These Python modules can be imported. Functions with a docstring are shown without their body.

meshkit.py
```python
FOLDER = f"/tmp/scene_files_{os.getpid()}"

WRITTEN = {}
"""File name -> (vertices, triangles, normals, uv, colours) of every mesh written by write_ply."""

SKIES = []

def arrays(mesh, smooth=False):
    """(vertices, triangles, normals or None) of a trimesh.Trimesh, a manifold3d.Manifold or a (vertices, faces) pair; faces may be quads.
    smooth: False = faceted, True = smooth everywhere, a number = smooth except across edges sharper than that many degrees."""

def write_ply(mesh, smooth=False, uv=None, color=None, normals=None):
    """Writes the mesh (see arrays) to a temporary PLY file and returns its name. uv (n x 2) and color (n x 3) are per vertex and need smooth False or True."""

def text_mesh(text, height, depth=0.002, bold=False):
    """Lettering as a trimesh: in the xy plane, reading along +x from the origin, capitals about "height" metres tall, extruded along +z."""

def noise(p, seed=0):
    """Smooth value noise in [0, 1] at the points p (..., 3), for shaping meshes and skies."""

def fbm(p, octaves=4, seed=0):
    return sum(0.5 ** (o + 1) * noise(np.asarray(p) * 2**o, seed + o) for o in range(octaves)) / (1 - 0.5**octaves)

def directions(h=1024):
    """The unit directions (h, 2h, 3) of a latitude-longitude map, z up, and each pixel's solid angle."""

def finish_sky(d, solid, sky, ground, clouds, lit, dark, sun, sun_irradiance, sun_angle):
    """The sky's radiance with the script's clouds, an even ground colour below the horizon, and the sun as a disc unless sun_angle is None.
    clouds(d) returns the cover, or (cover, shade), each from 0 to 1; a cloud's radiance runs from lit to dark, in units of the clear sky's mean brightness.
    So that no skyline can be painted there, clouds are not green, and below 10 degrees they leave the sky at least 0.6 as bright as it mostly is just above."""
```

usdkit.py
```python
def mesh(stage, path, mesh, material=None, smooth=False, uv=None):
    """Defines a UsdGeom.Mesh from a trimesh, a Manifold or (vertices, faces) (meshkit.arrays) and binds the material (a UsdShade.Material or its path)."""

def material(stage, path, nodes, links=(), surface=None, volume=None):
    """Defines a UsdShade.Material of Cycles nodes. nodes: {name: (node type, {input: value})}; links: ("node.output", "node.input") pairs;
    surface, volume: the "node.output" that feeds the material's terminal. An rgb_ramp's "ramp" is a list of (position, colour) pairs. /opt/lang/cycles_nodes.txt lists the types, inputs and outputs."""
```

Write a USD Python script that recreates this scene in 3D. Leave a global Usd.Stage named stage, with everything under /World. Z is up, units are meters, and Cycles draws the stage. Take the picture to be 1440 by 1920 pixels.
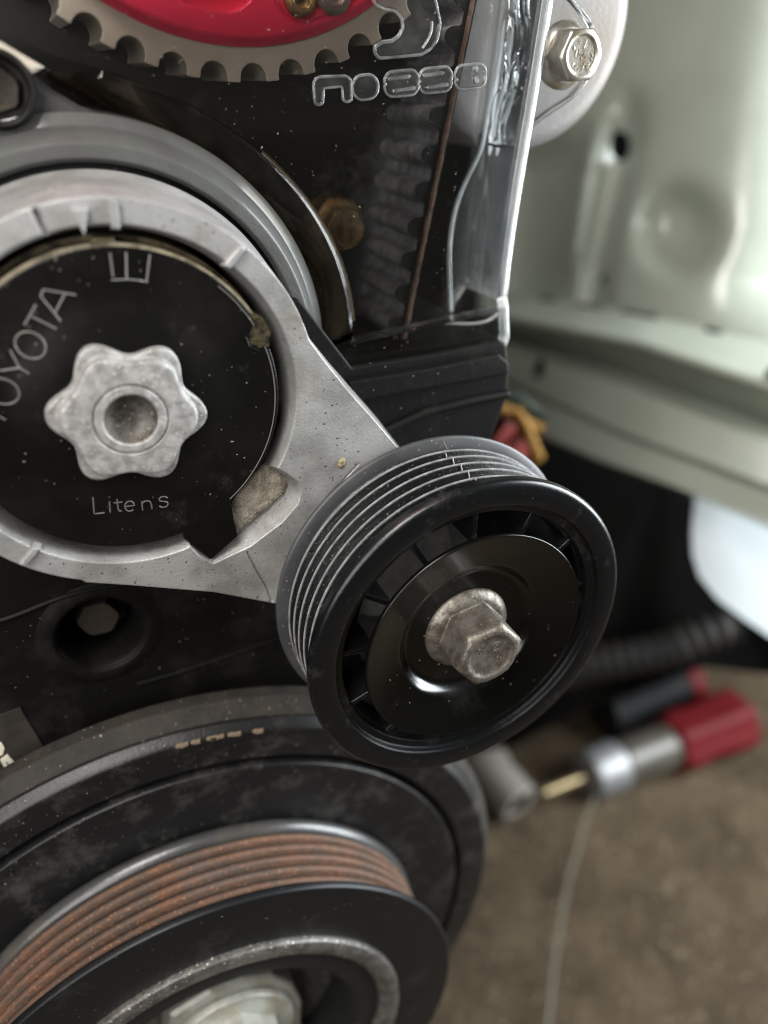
import math, random
import numpy as np, trimesh, manifold3d as m3, shapely
from shapely.geometry import Polygon, Point, LineString, box as sbox
from shapely import affinity
import usdkit, meshkit
from pxr import Usd, UsdGeom, UsdLux, UsdShade, Gf, Sdf

stage = Usd.Stage.CreateInMemory()
UsdGeom.SetStageUpAxis(stage, "Z"); UsdGeom.SetStageMetersPerUnit(stage, 1.0)
UsdGeom.Xform.Define(stage, "/World"); UsdGeom.Scope.Define(stage, "/World/Looks")
rng = random.Random(7)

# ---------------------------------------------------------------- camera
# Engine frame (millimetres): x across the engine's front, y into the engine (the pulleys' axis), z up the engine.
# The engine is seen rolled 12 degrees; y = 0 is the front face of the idler pulley.
F0 = 1441.0                                   # focal length in pixels of a 1440 wide picture (26 mm equivalent)
VX, VY = -8.9, 131.2                          # where the pulley axes converge
N = np.array([VX - 720, VY - 960, F0]); N /= np.linalg.norm(N)
BX = np.cross([0, 1, 0], N); BX /= np.linalg.norm(BX)
BY = np.cross(N, BX)
D0 = 115.5                                    # camera to the idler's front plane
ROLL = math.radians(12)
RM = np.array([[math.cos(ROLL), 0, math.sin(ROLL)], [0, 1, 0], [-math.sin(ROLL), 0, math.cos(ROLL)]])
CAM_H = 0.55
T0 = np.array([0, 0, CAM_H])
def world(e): return RM @ (np.asarray(e, float) * 1e-3) + T0
def ray(px, py):
    d = np.array([px - 720, py - 960, F0]) / F0
    return np.array([d @ BX, d @ N, -(d @ BY)])
CAMP = np.array([0, -D0, 0.0])
def on(px, py, Y):                            # point of the plane y = Y
    r = ray(px, py); return CAMP + r * ((D0 + Y) / r[1])
def uw(pts, Y): return [(p[0], p[2]) for p in (on(x, y, Y) for x, y in pts)]
def far(px, py, z): return CAMP + ray(px, py) * z     # point at distance z (mm) along the view
UP = np.array([-math.sin(ROLL), 0, math.cos(ROLL)])   # world up in the engine frame
def floor_at(px, py, h=0.0):
    r = ray(px, py); return CAMP + r * ((h - CAM_H * 1000) / (r @ UP))

cam = UsdGeom.Camera.Define(stage, "/World/camera")
right, fwd, up = [RM @ v for v in (np.array([BX[0], N[0], -BY[0]]), np.array([BX[2], N[2], -BY[2]]), -np.array([BX[1], N[1], -BY[1]]))]
cp = world(CAMP)
cam.AddTransformOp().Set(Gf.Matrix4d(*right, 0, *up, 0, *(-fwd), 0, *cp, 1))
cam.CreateFocalLengthAttr(26.0); cam.CreateHorizontalApertureAttr(26.0 * 1440 / F0); cam.CreateVerticalApertureAttr(26.0 * 1920 / F0)
cam.CreateClippingRangeAttr(Gf.Vec2f(0.01, 50))
cam.CreateFStopAttr(6.0); cam.CreateFocusDistanceAttr(0.163)
cam.CreateExposureAttr(0.42)

# ---------------------------------------------------------------- light
def rect(name, pos, aim, w, h, inten, color):
    l = UsdLux.RectLight.Define(stage, "/World/" + name)
    p, a = world(pos), world(aim)
    z = (p - a) / np.linalg.norm(p - a); x = np.cross([0, 0, 1], z); x /= np.linalg.norm(x); y = np.cross(z, x)
    l.AddTransformOp().Set(Gf.Matrix4d(*x, 0, *y, 0, *z, 0, *p, 1))
    l.CreateWidthAttr(w); l.CreateHeightAttr(h); l.CreateIntensityAttr(inten); l.CreateColorAttr(Gf.Vec3f(*color))
rect("window_light", (-300, -230, 430), (60, 20, -40), 0.26, 0.30, 20.0, (1.0, 0.97, 0.92))
rect("front_fill_light", (-450, -480, 60), (70, 50, -20), 0.5, 0.5, 4.8, (1.0, 0.98, 0.95))  # added fill with no visible source, lifts the belt teeth behind the cover
rect("door_light", (740, -110, 220), (345, 260, -20), 0.46, 0.6, 17.0, (0.90, 0.97, 1.0))
dome = UsdLux.DomeLight.Define(stage, "/World/ambient_light")
dome.CreateIntensityAttr(1.0)
usdkit.material(stage, "/World/Looks/ambient", {"b": ("background_shader", {"color": (1.0, 0.95, 0.88), "strength": 0.035})}, surface="b.background")
UsdShade.MaterialBindingAPI.Apply(dome.GetPrim()).Bind(UsdShade.Material.Get(stage, "/World/Looks/ambient"))

# ---------------------------------------------------------------- materials
def M(name, base, rough=0.5, metal=0.0, spec=0.5, mottle=None, dust=None, specks=None, bump=None, bevel=0.0, coat=0.0, rmix=None, stretch=None, extra=None, aniso=None):
    """mottle (colour, scale, low, high): broad second tone; dust (colour, scale, low, high, amount): matt film; specks (colour, scale, threshold): grains;
    bump (scale, distance in m, detail); rmix (roughness at the mottle)."""
    n = {"g": ("geometry", {}), "p": ("principled_bsdf", {"base_color": base, "roughness": rough, "metallic": metal, "specular_ior_level": spec, "coat_weight": coat, "coat_roughness": 0.12})}
    l, col, pos = [], None, "g.position"
    if stretch:
        n["mp"] = ("mapping", {"scale": stretch}); l.append((pos, "mp.vector")); pos = "mp.vector"
    n["base"] = ("color", {"value": base}); col = "base.color"
    rg = None
    def noise(k, scale, detail=4.0, r=0.6):
        n[k] = ("noise_texture", {"scale": scale, "detail": detail, "roughness": r}); l.append((pos, k + ".vector")); return k + ".fac"
    def step(k, src, lo, hi, to=1.0):
        n[k] = ("map_range", {"from_min": lo, "from_max": hi, "to_min": 0.0, "to_max": to, "clamp": True, "range_type": "linear"}); l.append((src, k + ".value")); return k + ".result"
    def mixc(k, f, a, b):
        n[k] = ("mix_color", {"b": b}); l.extend([(f, k + ".fac"), (a, k + ".a")]); return k + ".result"
    if mottle:
        c, s, lo, hi = mottle; f = step("ms", noise("mn", s), lo, hi); col = mixc("mc", f, col, c)
        if rmix is not None:
            n["rm"] = ("mix_float", {"a": rough, "b": rmix}); l.append((f, "rm.fac")); rg = "rm.result"
    if dust:
        c, s, lo, hi, am = dust; f = step("ds", noise("dn", s, 6.0, 0.7), lo, hi, am); col = mixc("dc", f, col, c)
        n["rd"] = ("mix_float", {"b": 0.8, "a": rough}); l.append((f, "rd.fac"))
        if rg: l.append((rg, "rd.a"))
        rg = "rd.result"
        if metal > 0:
            n["md"] = ("mix_float", {"a": metal, "b": 0.0}); l.extend([(f, "md.fac"), ("md.result", "p.metallic")])
    if specks:
        c, s, th = specks; f = step("ss", noise("sn", s, 1.0), th, th + 0.03); col = mixc("sc", f, col, c)
    if extra:                                  # tint by radius, for worn crests and darker groove bottoms: (axis as in the object's own frame, radius from, to, colour, roughness)
        r0, r1, c, rr, am = extra
        n["tc"] = ("texture_coordinate", {}); n["sx"] = ("separate_xyz", {}); l.append(("tc.object", "sx.vector"))
        for k in "xz":
            n["q" + k] = ("math", {"math_type": "multiply"}); l.extend([(f"sx.{k}", f"q{k}.value1"), (f"sx.{k}", f"q{k}.value2")])
        n["qs"] = ("math", {"math_type": "add"}); l.extend([("qx.value", "qs.value1"), ("qz.value", "qs.value2")])
        n["qr"] = ("math", {"math_type": "sqrt"}); l.append(("qs.value", "qr.value1"))
        f = step("qf", "qr.value", r0, r1)
        f2 = step("qg", noise("qn", 500.0), 0.05, 0.75, am)
        n["qm"] = ("math", {"math_type": "multiply"}); l.extend([(f, "qm.value1"), (f2, "qm.value2")])
        col = mixc("qc", "qm.value", col, c)
        if rr is not None:
            n["qq"] = ("mix_float", {"a": rough, "b": rr}); l.append(("qm.value", "qq.fac"))
            if rg: l.append((rg, "qq.a"))
            rg = "qq.result"
    l.append((col, "p.base_color"))
    if rg: l.append((rg, "p.roughness"))
    nrm = None
    if bevel:
        n["bv"] = ("bevel", {"radius": bevel, "samples": 6}); nrm = "bv.bevel"
    if bump:
        s, d, det = bump
        noise("bn", s, det, 0.65); n["bp"] = ("bump", {"distance": d, "strength": 1.0}); l.append(("bn.fac", "bp.height"))
        if nrm: l.append((nrm, "bp.normal"))
        nrm = "bp.normal"
    if nrm: l.append((nrm, "p.normal"))
    return usdkit.material(stage, "/World/Looks/" + name, n, l, surface="p.BSDF")

m_alu = M("cast_aluminium", (0.40, 0.395, 0.39), 0.44, 0.55, mottle=((0.23, 0.225, 0.215), 90, .38, .62), dust=((0.10, 0.085, 0.065), 130, .52, .74, 0.8), specks=((0.08, 0.07, 0.06), 1300, .70), rmix=0.55, bump=(1500, 0.00010, 3), bevel=0.0005)
m_alu2 = M("dull_aluminium", (0.070, 0.069, 0.067), 0.55, 0.25, spec=0.3, coat=0.55, mottle=((0.055, 0.053, 0.05), 60, .36, .62), dust=((0.05, 0.058, 0.045), 110, .5, .75, 0.7), specks=((0.06, 0.056, 0.05), 1100, .68), bump=(1300, 0.00010, 3), bevel=0.0008)
m_aludirty = M("dirty_cast_aluminium", (0.34, 0.30, 0.24), 0.6, 0.3, mottle=((0.15, 0.125, 0.095), 330, .40, .64), dust=((0.08, 0.066, 0.05), 130, .56, .74, 0.6), specks=((0.6, 0.56, 0.48), 2200, .69), bump=(1000, 0.0005, 4), bevel=0.0006)
m_star = M("worn_cast_metal", (0.37, 0.36, 0.35), 0.5, 0.45, mottle=((0.22, 0.21, 0.20), 420, .40, .62), dust=((0.10, 0.09, 0.075), 240, .56, .8, 0.6), specks=((0.75, 0.73, 0.69), 1900, .70), bump=(1300, 0.0002, 4), bevel=0.0005)
m_boss = M("pinkish_alloy", (0.19, 0.178, 0.172), 0.5, 0.3, mottle=((0.15, 0.125, 0.10), 30, .45, .7), bump=(900, 0.0001, 3), bevel=0.002)
m_idler = M("black_moulded_plastic", (0.0035, 0.0038, 0.0042), 0.27, spec=0.42, dust=((0.10, 0.10, 0.10), 120, .58, .9, 0.45), specks=((0.165, 0.158, 0.150), 2025, 0.772), bump=(1400, 0.00004, 3), bevel=0.0004)
m_ridges = M("grooved_black_plastic", (0.004, 0.0045, 0.005), 0.27, spec=0.55, specks=((0.12, 0.12, 0.115), 1900, .69), bump=(1700, 0.00012, 4), extra=(0.03672, 0.03705, (0.36, 0.36, 0.355), 0.42, 0.85))
m_shield = M("gloss_black_steel", (0.0022, 0.0022, 0.002), 0.19, spec=0.55, dust=((0.06, 0.056, 0.048), 60, .60, .95, 0.22), specks=((0.225, 0.217, 0.203), 1215, 0.777), bevel=0.0004)
m_cap = M("satin_black_cap", (0.003, 0.0028, 0.0025), 0.30, spec=0.32, mottle=((0.006, 0.005, 0.004), 45, .45, .7), rmix=0.38, specks=((0.210, 0.203, 0.188), 1350, 0.767), bump=(1500, 0.00003, 3), bevel=0.0005, dust=((0.10, 0.097, 0.09), 85, .60, .92, 0.3))
m_mark = M("pale_embossing", (0.125, 0.12, 0.11), 0.35, spec=0.5, specks=((0.3, 0.29, 0.27), 1500, .7))  # grey paints the light that embossed edges catch
m_bolt = M("stained_steel", (0.22, 0.20, 0.175), 0.42, 0.75, mottle=((0.09, 0.075, 0.06), 330, .40, .60), specks=((0.45, 0.37, 0.28), 1700, .72), bump=(1200, 0.00018, 4), bevel=0.0007, rmix=0.6)
m_zinc = M("zinc_plated_steel", (0.50, 0.47, 0.42), 0.3, 0.85, mottle=((0.34, 0.29, 0.22), 260, .45, .65), bump=(1800, 0.00005, 2), bevel=0.0005)
m_greenzinc = M("green_zinc_plate", (0.36, 0.365, 0.335), 0.42, 0.5, mottle=((0.26, 0.24, 0.19), 160, .42, .66), bump=(900, 0.00010, 3), bevel=0.0006)
m_brass = M("yellow_plated_steel", (0.50, 0.33, 0.13), 0.38, 0.7, mottle=((0.10, 0.07, 0.035), 300, .4, .62), bump=(1000, 0.0001, 3), bevel=0.0006)
m_darkbolt = M("brown_steel", (0.030, 0.024, 0.018), 0.6, 0.2, spec=0.3, mottle=((0.035, 0.028, 0.02), 300, .4, .6), bump=(900, 0.0002, 3), bevel=0.0006)
m_damper = M("black_painted_iron", (0.006, 0.006, 0.0063), 0.42, spec=0.45, dust=((0.11, 0.10, 0.088), 75, .50, .85, 0.55), specks=((0.240, 0.225, 0.203), 1485, 0.752), bump=(1100, 0.00010, 4), bevel=0.0006)
m_damperdark = M("black_painted_face", (0.0045, 0.005, 0.0058), 0.40, spec=0.35, dust=((0.075, 0.075, 0.075), 55, .55, .9, 0.4), specks=((0.225, 0.217, 0.203), 1350, 0.777), bump=(1300, 0.00005, 4), bevel=0.0008)
m_dusty = M("dusty_brown_iron", (0.024, 0.020, 0.0155), 0.7, spec=0.3, mottle=((0.011, 0.0095, 0.008), 110, .4, .65), specks=((0.255, 0.203, 0.135), 1350, 0.732), bump=(900, 0.00025, 4), bevel=0.0006)
m_rust = M("rusty_grooves", (0.115, 0.055, 0.032), 0.72, 0.05, mottle=((0.075, 0.048, 0.034), 130, .40, .60), specks=((0.26, 0.11, 0.05), 1200, .655), dust=((0.12, 0.10, 0.088), 26, .5, .72, 0.55), bump=(1100, 0.0003, 4), extra=(0.0652, 0.0640, (0.02, 0.016, 0.013), 0.8, 1.0))  # grooves go darker towards their bottoms
m_lip = M("bare_worn_metal", (0.14, 0.132, 0.12), 0.42, 0.6, mottle=((0.08, 0.075, 0.07), 320, .42, .6), specks=((0.75, 0.72, 0.66), 1500, .68), bump=(1300, 0.0002, 4), bevel=0.0006)
m_shoulder = M("smooth_dark_rim", (0.060, 0.060, 0.060), 0.30, 0.4, mottle=((0.10, 0.085, 0.07), 80, .5, .7), specks=((0.225, 0.210, 0.188), 1620, 0.752), bump=(900, 0.00006, 3))
m_rubber = M("black_rubber", (0.006, 0.006, 0.006), 0.6, spec=0.35, specks=((0.188, 0.180, 0.165), 1620, 0.752), bump=(1000, 0.0001, 3))
m_cover = M("black_engine_cover", (0.0035, 0.0033, 0.003), 0.5, spec=0.16, dust=((0.035, 0.031, 0.026), 48, .5, .85, 0.45), specks=((0.210, 0.195, 0.173), 1215, 0.777), bump=(800, 0.00010, 4), bevel=0.001)
m_back = M("black_back_plate", (0.010, 0.0095, 0.009), 0.5, spec=0.3, dust=((0.03, 0.028, 0.025), 40, .5, .85, 0.5))
m_gear = M("sintered_gear_steel", (0.44, 0.395, 0.325), 0.5, 0.25, mottle=((0.36, 0.315, 0.25), 55, .42, .65), specks=((0.2, 0.17, 0.13), 1200, .74), bump=(1600, 0.00006, 3), bevel=0.0005)
m_red = M("red_anodised_aluminium", (0.76, 0.026, 0.08), 0.34, 0.25, spec=0.6, mottle=((0.70, 0.025, 0.08), 60, .4, .7), bump=(2200, 0.00002, 2), bevel=0.0006)
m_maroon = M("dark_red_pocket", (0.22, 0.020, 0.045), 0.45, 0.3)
m_belt = M("ribbed_belt_rubber", (0.27, 0.278, 0.295), 0.75, spec=0.3, mottle=((0.15, 0.153, 0.16), 260, .4, .6), specks=((0.36, 0.36, 0.37), 2200, .66), bump=(2400, 0.00022, 2))
m_beltedge = M("brown_belt_cord", (0.20, 0.125, 0.09), 0.8, spec=0.2, mottle=((0.12, 0.075, 0.055), 700, .4, .6), bump=(1500, 0.0002, 3))
m_cream = M("cream_paint", (0.62, 0.58, 0.47), 0.5)
m_label = M("brown_patch", (0.030, 0.024, 0.018), 0.6, mottle=((0.018, 0.015, 0.012), 120, .4, .6))
m_bush = M("amber_bushing", (0.21, 0.17, 0.10), 0.5, mottle=((0.05, 0.04, 0.03), 260, .42, .62), bump=(900, 0.0002, 3), bevel=0.0005)
m_rimbrass = M("dull_brass_rim", (0.34, 0.29, 0.20), 0.45, 0.3, mottle=((0.12, 0.10, 0.07), 300, .4, .62))
m_grease = M("dark_amber_grease", (0.055, 0.045, 0.025), 0.25, mottle=((0.015, 0.012, 0.009), 420, .42, .58), bump=(700, 0.0004, 3))
m_chip = M("bare_tan_metal", (0.19, 0.145, 0.10), 0.55, mottle=((0.20, 0.14, 0.09), 400, .4, .6))
m_dimple = M("darkened_dimple_metal", (0.11, 0.10, 0.088), 0.5, 0.4, mottle=((0.05, 0.044, 0.037), 420, .4, .6), specks=((0.40, 0.385, 0.36), 2200, .68), bump=(1200, 0.0003, 4))  # shade inside the dimple put into a darker metal colour
m_fender = M("pale_green_car_paint", (0.33, 0.355, 0.30), 0.30, spec=0.5, mottle=((0.29, 0.31, 0.26), 14, .4, .7), bump=(60, 0.0004, 2), coat=0.3)
m_white = M("daylight_bracket_tone", (0.42, 0.455, 0.475), 0.4, spec=0.5)  # pale bluish tone stands in for daylight on the wing metal
m_dark = M("void_shade_black", (0.001, 0.001, 0.001), 0.9, spec=0.03, mottle=((0.0025, 0.002, 0.0016), 9, .4, .7))  # near-black colour paints the shade of holes and voids
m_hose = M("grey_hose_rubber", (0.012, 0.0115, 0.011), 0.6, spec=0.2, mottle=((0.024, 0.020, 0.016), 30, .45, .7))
m_redplug = M("red_connector_plastic", (0.15, 0.012, 0.009), 0.5)
m_yellow = M("yellow_wire_sleeve", (0.24, 0.115, 0.012), 0.55)
m_green = M("green_wire_sleeve", (0.012, 0.022, 0.012), 0.5)
m_redtool = M("red_tool_grip", (0.085, 0.003, 0.0045), 0.6, spec=0.2, mottle=((0.09, 0.004, 0.006), 30, .4, .7))
m_blacktool = M("black_tool_grip", (0.004, 0.004, 0.0045), 0.6, spec=0.2)
m_chrome = M("brushed_chrome", (0.22, 0.22, 0.225), 0.5, 0.6)
m_toolgrey = M("smoky_tool_body", (0.05, 0.045, 0.036), 0.4, 0.15, mottle=((0.08, 0.07, 0.055), 40, .4, .7))
m_toolbrass = M("worn_brass", (0.24, 0.185, 0.10), 0.35, 0.7)
m_sleeve = M("grey_alloy_sleeve", (0.22, 0.205, 0.185), 0.55, 0.3, mottle=((0.22, 0.20, 0.17), 50, .4, .7))
m_strap = M("grey_plastic_strap", (0.13, 0.122, 0.10), 0.4)

def clear(name, tint, rough, film, scale, lo, hi, bump=None, fr=1.49, base=0.0):
    """Clear plastic: light passes, fresnel gloss, and a matt film: dust, smears, painted haze, or white standing in for highlights."""
    n = {"g": ("geometry", {}), "t": ("transparent_bsdf", {"color": tint}), "s": ("glossy_bsdf", {"color": (1, 1, 1), "roughness": rough}), "f": ("fresnel", {"IOR": fr}),
         "a": ("mix_closure", {}), "d": ("diffuse_bsdf", {"color": film}), "n": ("noise_texture", {"scale": scale, "detail": 6.0, "roughness": 0.7}),
         "r": ("map_range", {"from_min": lo, "from_max": hi, "to_min": base, "to_max": max(0.12, base * 1.7), "clamp": True}),
         "k": ("noise_texture", {"scale": 1500.0, "detail": 1.0}), "kr": ("map_range", {"from_min": .765, "from_max": .81, "to_min": 0.0, "to_max": 0.5, "clamp": True}),
         "mx": ("math", {"math_type": "maximum"}), "b": ("mix_closure", {})}
    l = [("g.position", "n.vector"), ("n.fac", "r.value"), ("f.fac", "a.fac"), ("t.BSDF", "a.closure1"), ("s.BSDF", "a.closure2"), ("g.position", "k.vector"), ("k.fac", "kr.value"),
         ("r.result", "mx.value1"), ("kr.result", "mx.value2"), ("mx.value", "b.fac"), ("a.closure", "b.closure1"), ("d.BSDF", "b.closure2")]
    if bump:
        n["bn"] = ("noise_texture", {"scale": bump[0], "detail": 1.5}); n["bp"] = ("bump", {"distance": bump[1], "strength": 1.0})
        l += [("g.position", "bn.vector"), ("bn.fac", "bp.height"), ("bp.normal", "s.normal"), ("bp.normal", "f.normal")][:3]
    return usdkit.material(stage, "/World/Looks/" + name, n, l, surface="b.closure")
m_letter = clear("clear_plastic_letter", (0.90, 0.91, 0.91), 0.06, (0.45, 0.44, 0.42), 60, .45, .90, base=0.02)
m_clear = clear("clear_plastic", (0.965, 0.965, 0.96), 0.04, (0.26, 0.25, 0.23), 26, .60, 1.05, base=0.006)  # film holds dust plus a thin painted haze
m_clearwall = clear("clear_plastic_wall", (0.88, 0.89, 0.89), 0.06, (0.45, 0.45, 0.44), 45, .50, .85, bump=(60, 0.0006), base=0.012)
m_clearamber = clear("brown_clear_plastic", (0.72, 0.68, 0.61), 0.16, (0.20, 0.16, 0.115), 55, .50, .85, bump=(60, 0.0014), fr=1.30, base=0.0)  # brown reflection put into the tint and film
m_amberedge = clear("tan_clear_edge", (0.8, 0.76, 0.7), 0.2, (0.45, 0.36, 0.25), 120, .38, .72, base=0.16)  # tan edge line is put into the film colour
m_bead = clear("clear_plastic_bead", (0.90, 0.91, 0.91), 0.05, (0.85, 0.86, 0.86), 300, .40, .60, base=0.05)  # white film paints the highlights on letter outlines
m_edge = clear("clear_plastic_edge", (0.80, 0.82, 0.82), 0.05, (0.9, 0.91, 0.92), 120, .35, .65, base=0.24)  # white film paints the highlight along clear edges
m_clearsolid = usdkit.material(stage, "/World/Looks/clear_plastic_solid", {"p": ("principled_bsdf", {"base_color": (0.97, 0.98, 0.98), "roughness": 0.03, "transmission_weight": 1.0, "ior": 1.49})}, surface="p.BSDF")

# ---------------------------------------------------------------- mesh helpers (engine frame, millimetres)
def lathe(prof, n=144, closed=True, a0=0.0, a1=2 * math.pi):
    """prof: (r, y) list, turned about the y axis; goes round the section."""
    P = np.array(prof, float); k = len(P); full = abs(a1 - a0 - 2 * math.pi) < 1e-6
    th = np.linspace(a0, a1, n, endpoint=not full)
    v = np.stack([P[:, 0][None] * np.cos(th)[:, None], np.repeat(P[:, 1][None], n, 0), P[:, 0][None] * np.sin(th)[:, None]], -1).reshape(-1, 3)
    f = []
    rows = n if full else n - 1
    for i in range(rows):
        j = (i + 1) % n
        for a in range(k if closed else k - 1):
            b = (a + 1) % k
            f += [(i * k + a, j * k + a, j * k + b), (i * k + a, j * k + b, i * k + b)]
    m = trimesh.Trimesh(v, f, process=False)
    m.update_faces(m.area_faces > 1e-9); m.merge_vertices()
    if m.is_volume is False and m.is_watertight and m.volume < 0: m.invert()
    if m.is_watertight and m.volume < 0: m.invert()
    return m
def arc(cr, cy, r, a0, a1, k=6):
    return [(cr + r * math.cos(math.radians(a)), cy + r * math.sin(math.radians(a))) for a in np.linspace(a0, a1, k)]
def polys(p): return [g for g in getattr(p, "geoms", [p]) if g.area > 1e-6]
def prism(p, y0, y1):
    out = []
    for g in polys(p):
        m = trimesh.creation.extrude_polygon(g, y1 - y0, engine="earcut")
        v = m.vertices; m.vertices = np.c_[v[:, 0], y1 - v[:, 2], v[:, 1]]; out.append(m)
    return trimesh.util.concatenate(out)
def solid(p, y0, y1, front=1.0, about=(0, 0)):
    """A manifold prism of the polygon from y1 (back) to y0 (front); the front is scaled about a point."""
    g = affinity.translate(p, -about[0], -about[1])
    rings = []
    for q in polys(g):
        q = shapely.geometry.polygon.orient(q); rings.append(np.array(q.exterior.coords)[:-1]); rings += [np.array(i.coords)[:-1] for i in q.interiors]
    cs = m3.CrossSection(rings, m3.FillRule.Positive)
    m = m3.Manifold.extrude(cs, y1 - y0, 0, 0.0, (front, front)).to_mesh() if hasattr(m3.Manifold, "extrude") else cs.extrude(y1 - y0, 0, 0.0, (front, front)).to_mesh()
    v = np.array(m.vert_properties[:, :3], float); v = np.c_[v[:, 0] + about[0], y1 - v[:, 2], v[:, 1] + about[1]]
    return man(trimesh.Trimesh(v, np.array(m.tri_verts), process=False))
def man(t): return m3.Manifold(m3.Mesh(np.asarray(t.vertices, np.float32), np.asarray(t.faces, np.uint32)))
def tri(m):
    q = m.to_mesh(); return trimesh.Trimesh(np.array(q.vert_properties[:, :3], float), np.array(q.tri_verts), process=False)
def rounded(p, y0, y1, r, steps=3):
    """Prism whose front edge is rounded in steps of inset layers joined by sloping rings."""
    lays = [(p, y1), (p, y0 + r)] + [(p.buffer(-r * (1 - math.cos(a))), y0 + r - r * math.sin(a)) for a in np.linspace(0, math.pi / 2, steps + 1)[1:]]
    out = []
    for q, _ in [lays[-1]]: out.append(prism(q, lays[-1][1], y1))
    for (qa, ya), (qb, yb) in zip(lays[1:-1], lays[2:]): out.append(prism(qa, (ya + yb) / 2, y1))
    return trimesh.util.concatenate(out)
def tube(pts, r, n=10, caps=True, flat=None):
    P = np.array(pts, float); R = np.broadcast_to(np.asarray(r, float), len(P))
    T = np.gradient(P, axis=0); T /= np.linalg.norm(T, axis=1)[:, None]
    a = np.cross(T[0], [0.3, 0.5, 0.81]); a /= np.linalg.norm(a); v = []
    for i in range(len(P)):
        a = a - T[i] * (a @ T[i]); a /= np.linalg.norm(a); b = np.cross(T[i], a)
        for k in range(n):
            t = 2 * math.pi * k / n; v.append(P[i] + R[i] * (a * math.cos(t) + b * math.sin(t)))
    f = []
    for i in range(len(P) - 1):
        for k in range(n):
            q = (k + 1) % n; f += [(i * n + k, i * n + q, (i + 1) * n + q), (i * n + k, (i + 1) * n + q, (i + 1) * n + k)]
    if caps:
        v += [P[0], P[-1]]; c0, c1 = len(v) - 2, len(v) - 1
        for k in range(n):
            q = (k + 1) % n; f += [(c0, q, k), (c1, (len(P) - 1) * n + k, (len(P) - 1) * n + q)]
    m = trimesh.Trimesh(np.array(v), f, process=False)
    if m.is_watertight and m.volume < 0: m.invert()
    return m
def smoothline(pts, k=8):
    from scipy.interpolate import CubicSpline
    P = np.array(pts, float); t = np.r_[0, np.cumsum(np.linalg.norm(np.diff(P, axis=0), axis=1))]
    return CubicSpline(t, P)(np.linspace(0, t[-1], (len(P) - 1) * k + 1))
def loft(rings, cap0=True, cap1=True):
    """rings: equal-length closed loops of points, from back to front."""
    n = len(rings[0]); v = np.vstack(rings); f = []
    for i in range(len(rings) - 1):
        for k in range(n):
            q = (k + 1) % n; f += [(i * n + k, i * n + q, (i + 1) * n + q), (i * n + k, (i + 1) * n + q, (i + 1) * n + k)]
    v = list(v)
    if cap0:
        v.append(np.mean(rings[0], axis=0)); c = len(v) - 1; f += [(c, (k + 1) % n, k) for k in range(n)]
    if cap1:
        v.append(np.mean(rings[-1], axis=0)); c = len(v) - 1; b = (len(rings) - 1) * n; f += [(c, b + k, b + (k + 1) % n) for k in range(n)]
    m = trimesh.Trimesh(np.array(v), f, process=False)
    if m.is_watertight and m.volume < 0: m.invert()
    return m
def sheet(grid, keep=None):
    g = np.asarray(grid, float); a, b = g.shape[:2]; f = []
    for i in range(a - 1):
        for j in range(b - 1):
            if keep is None or keep(i, j): f += [(i * b + j, (i + 1) * b + j, (i + 1) * b + j + 1), (i * b + j, (i + 1) * b + j + 1, i * b + j + 1)]
    return trimesh.Trimesh(g.reshape(-1, 3), f, process=False)
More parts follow.
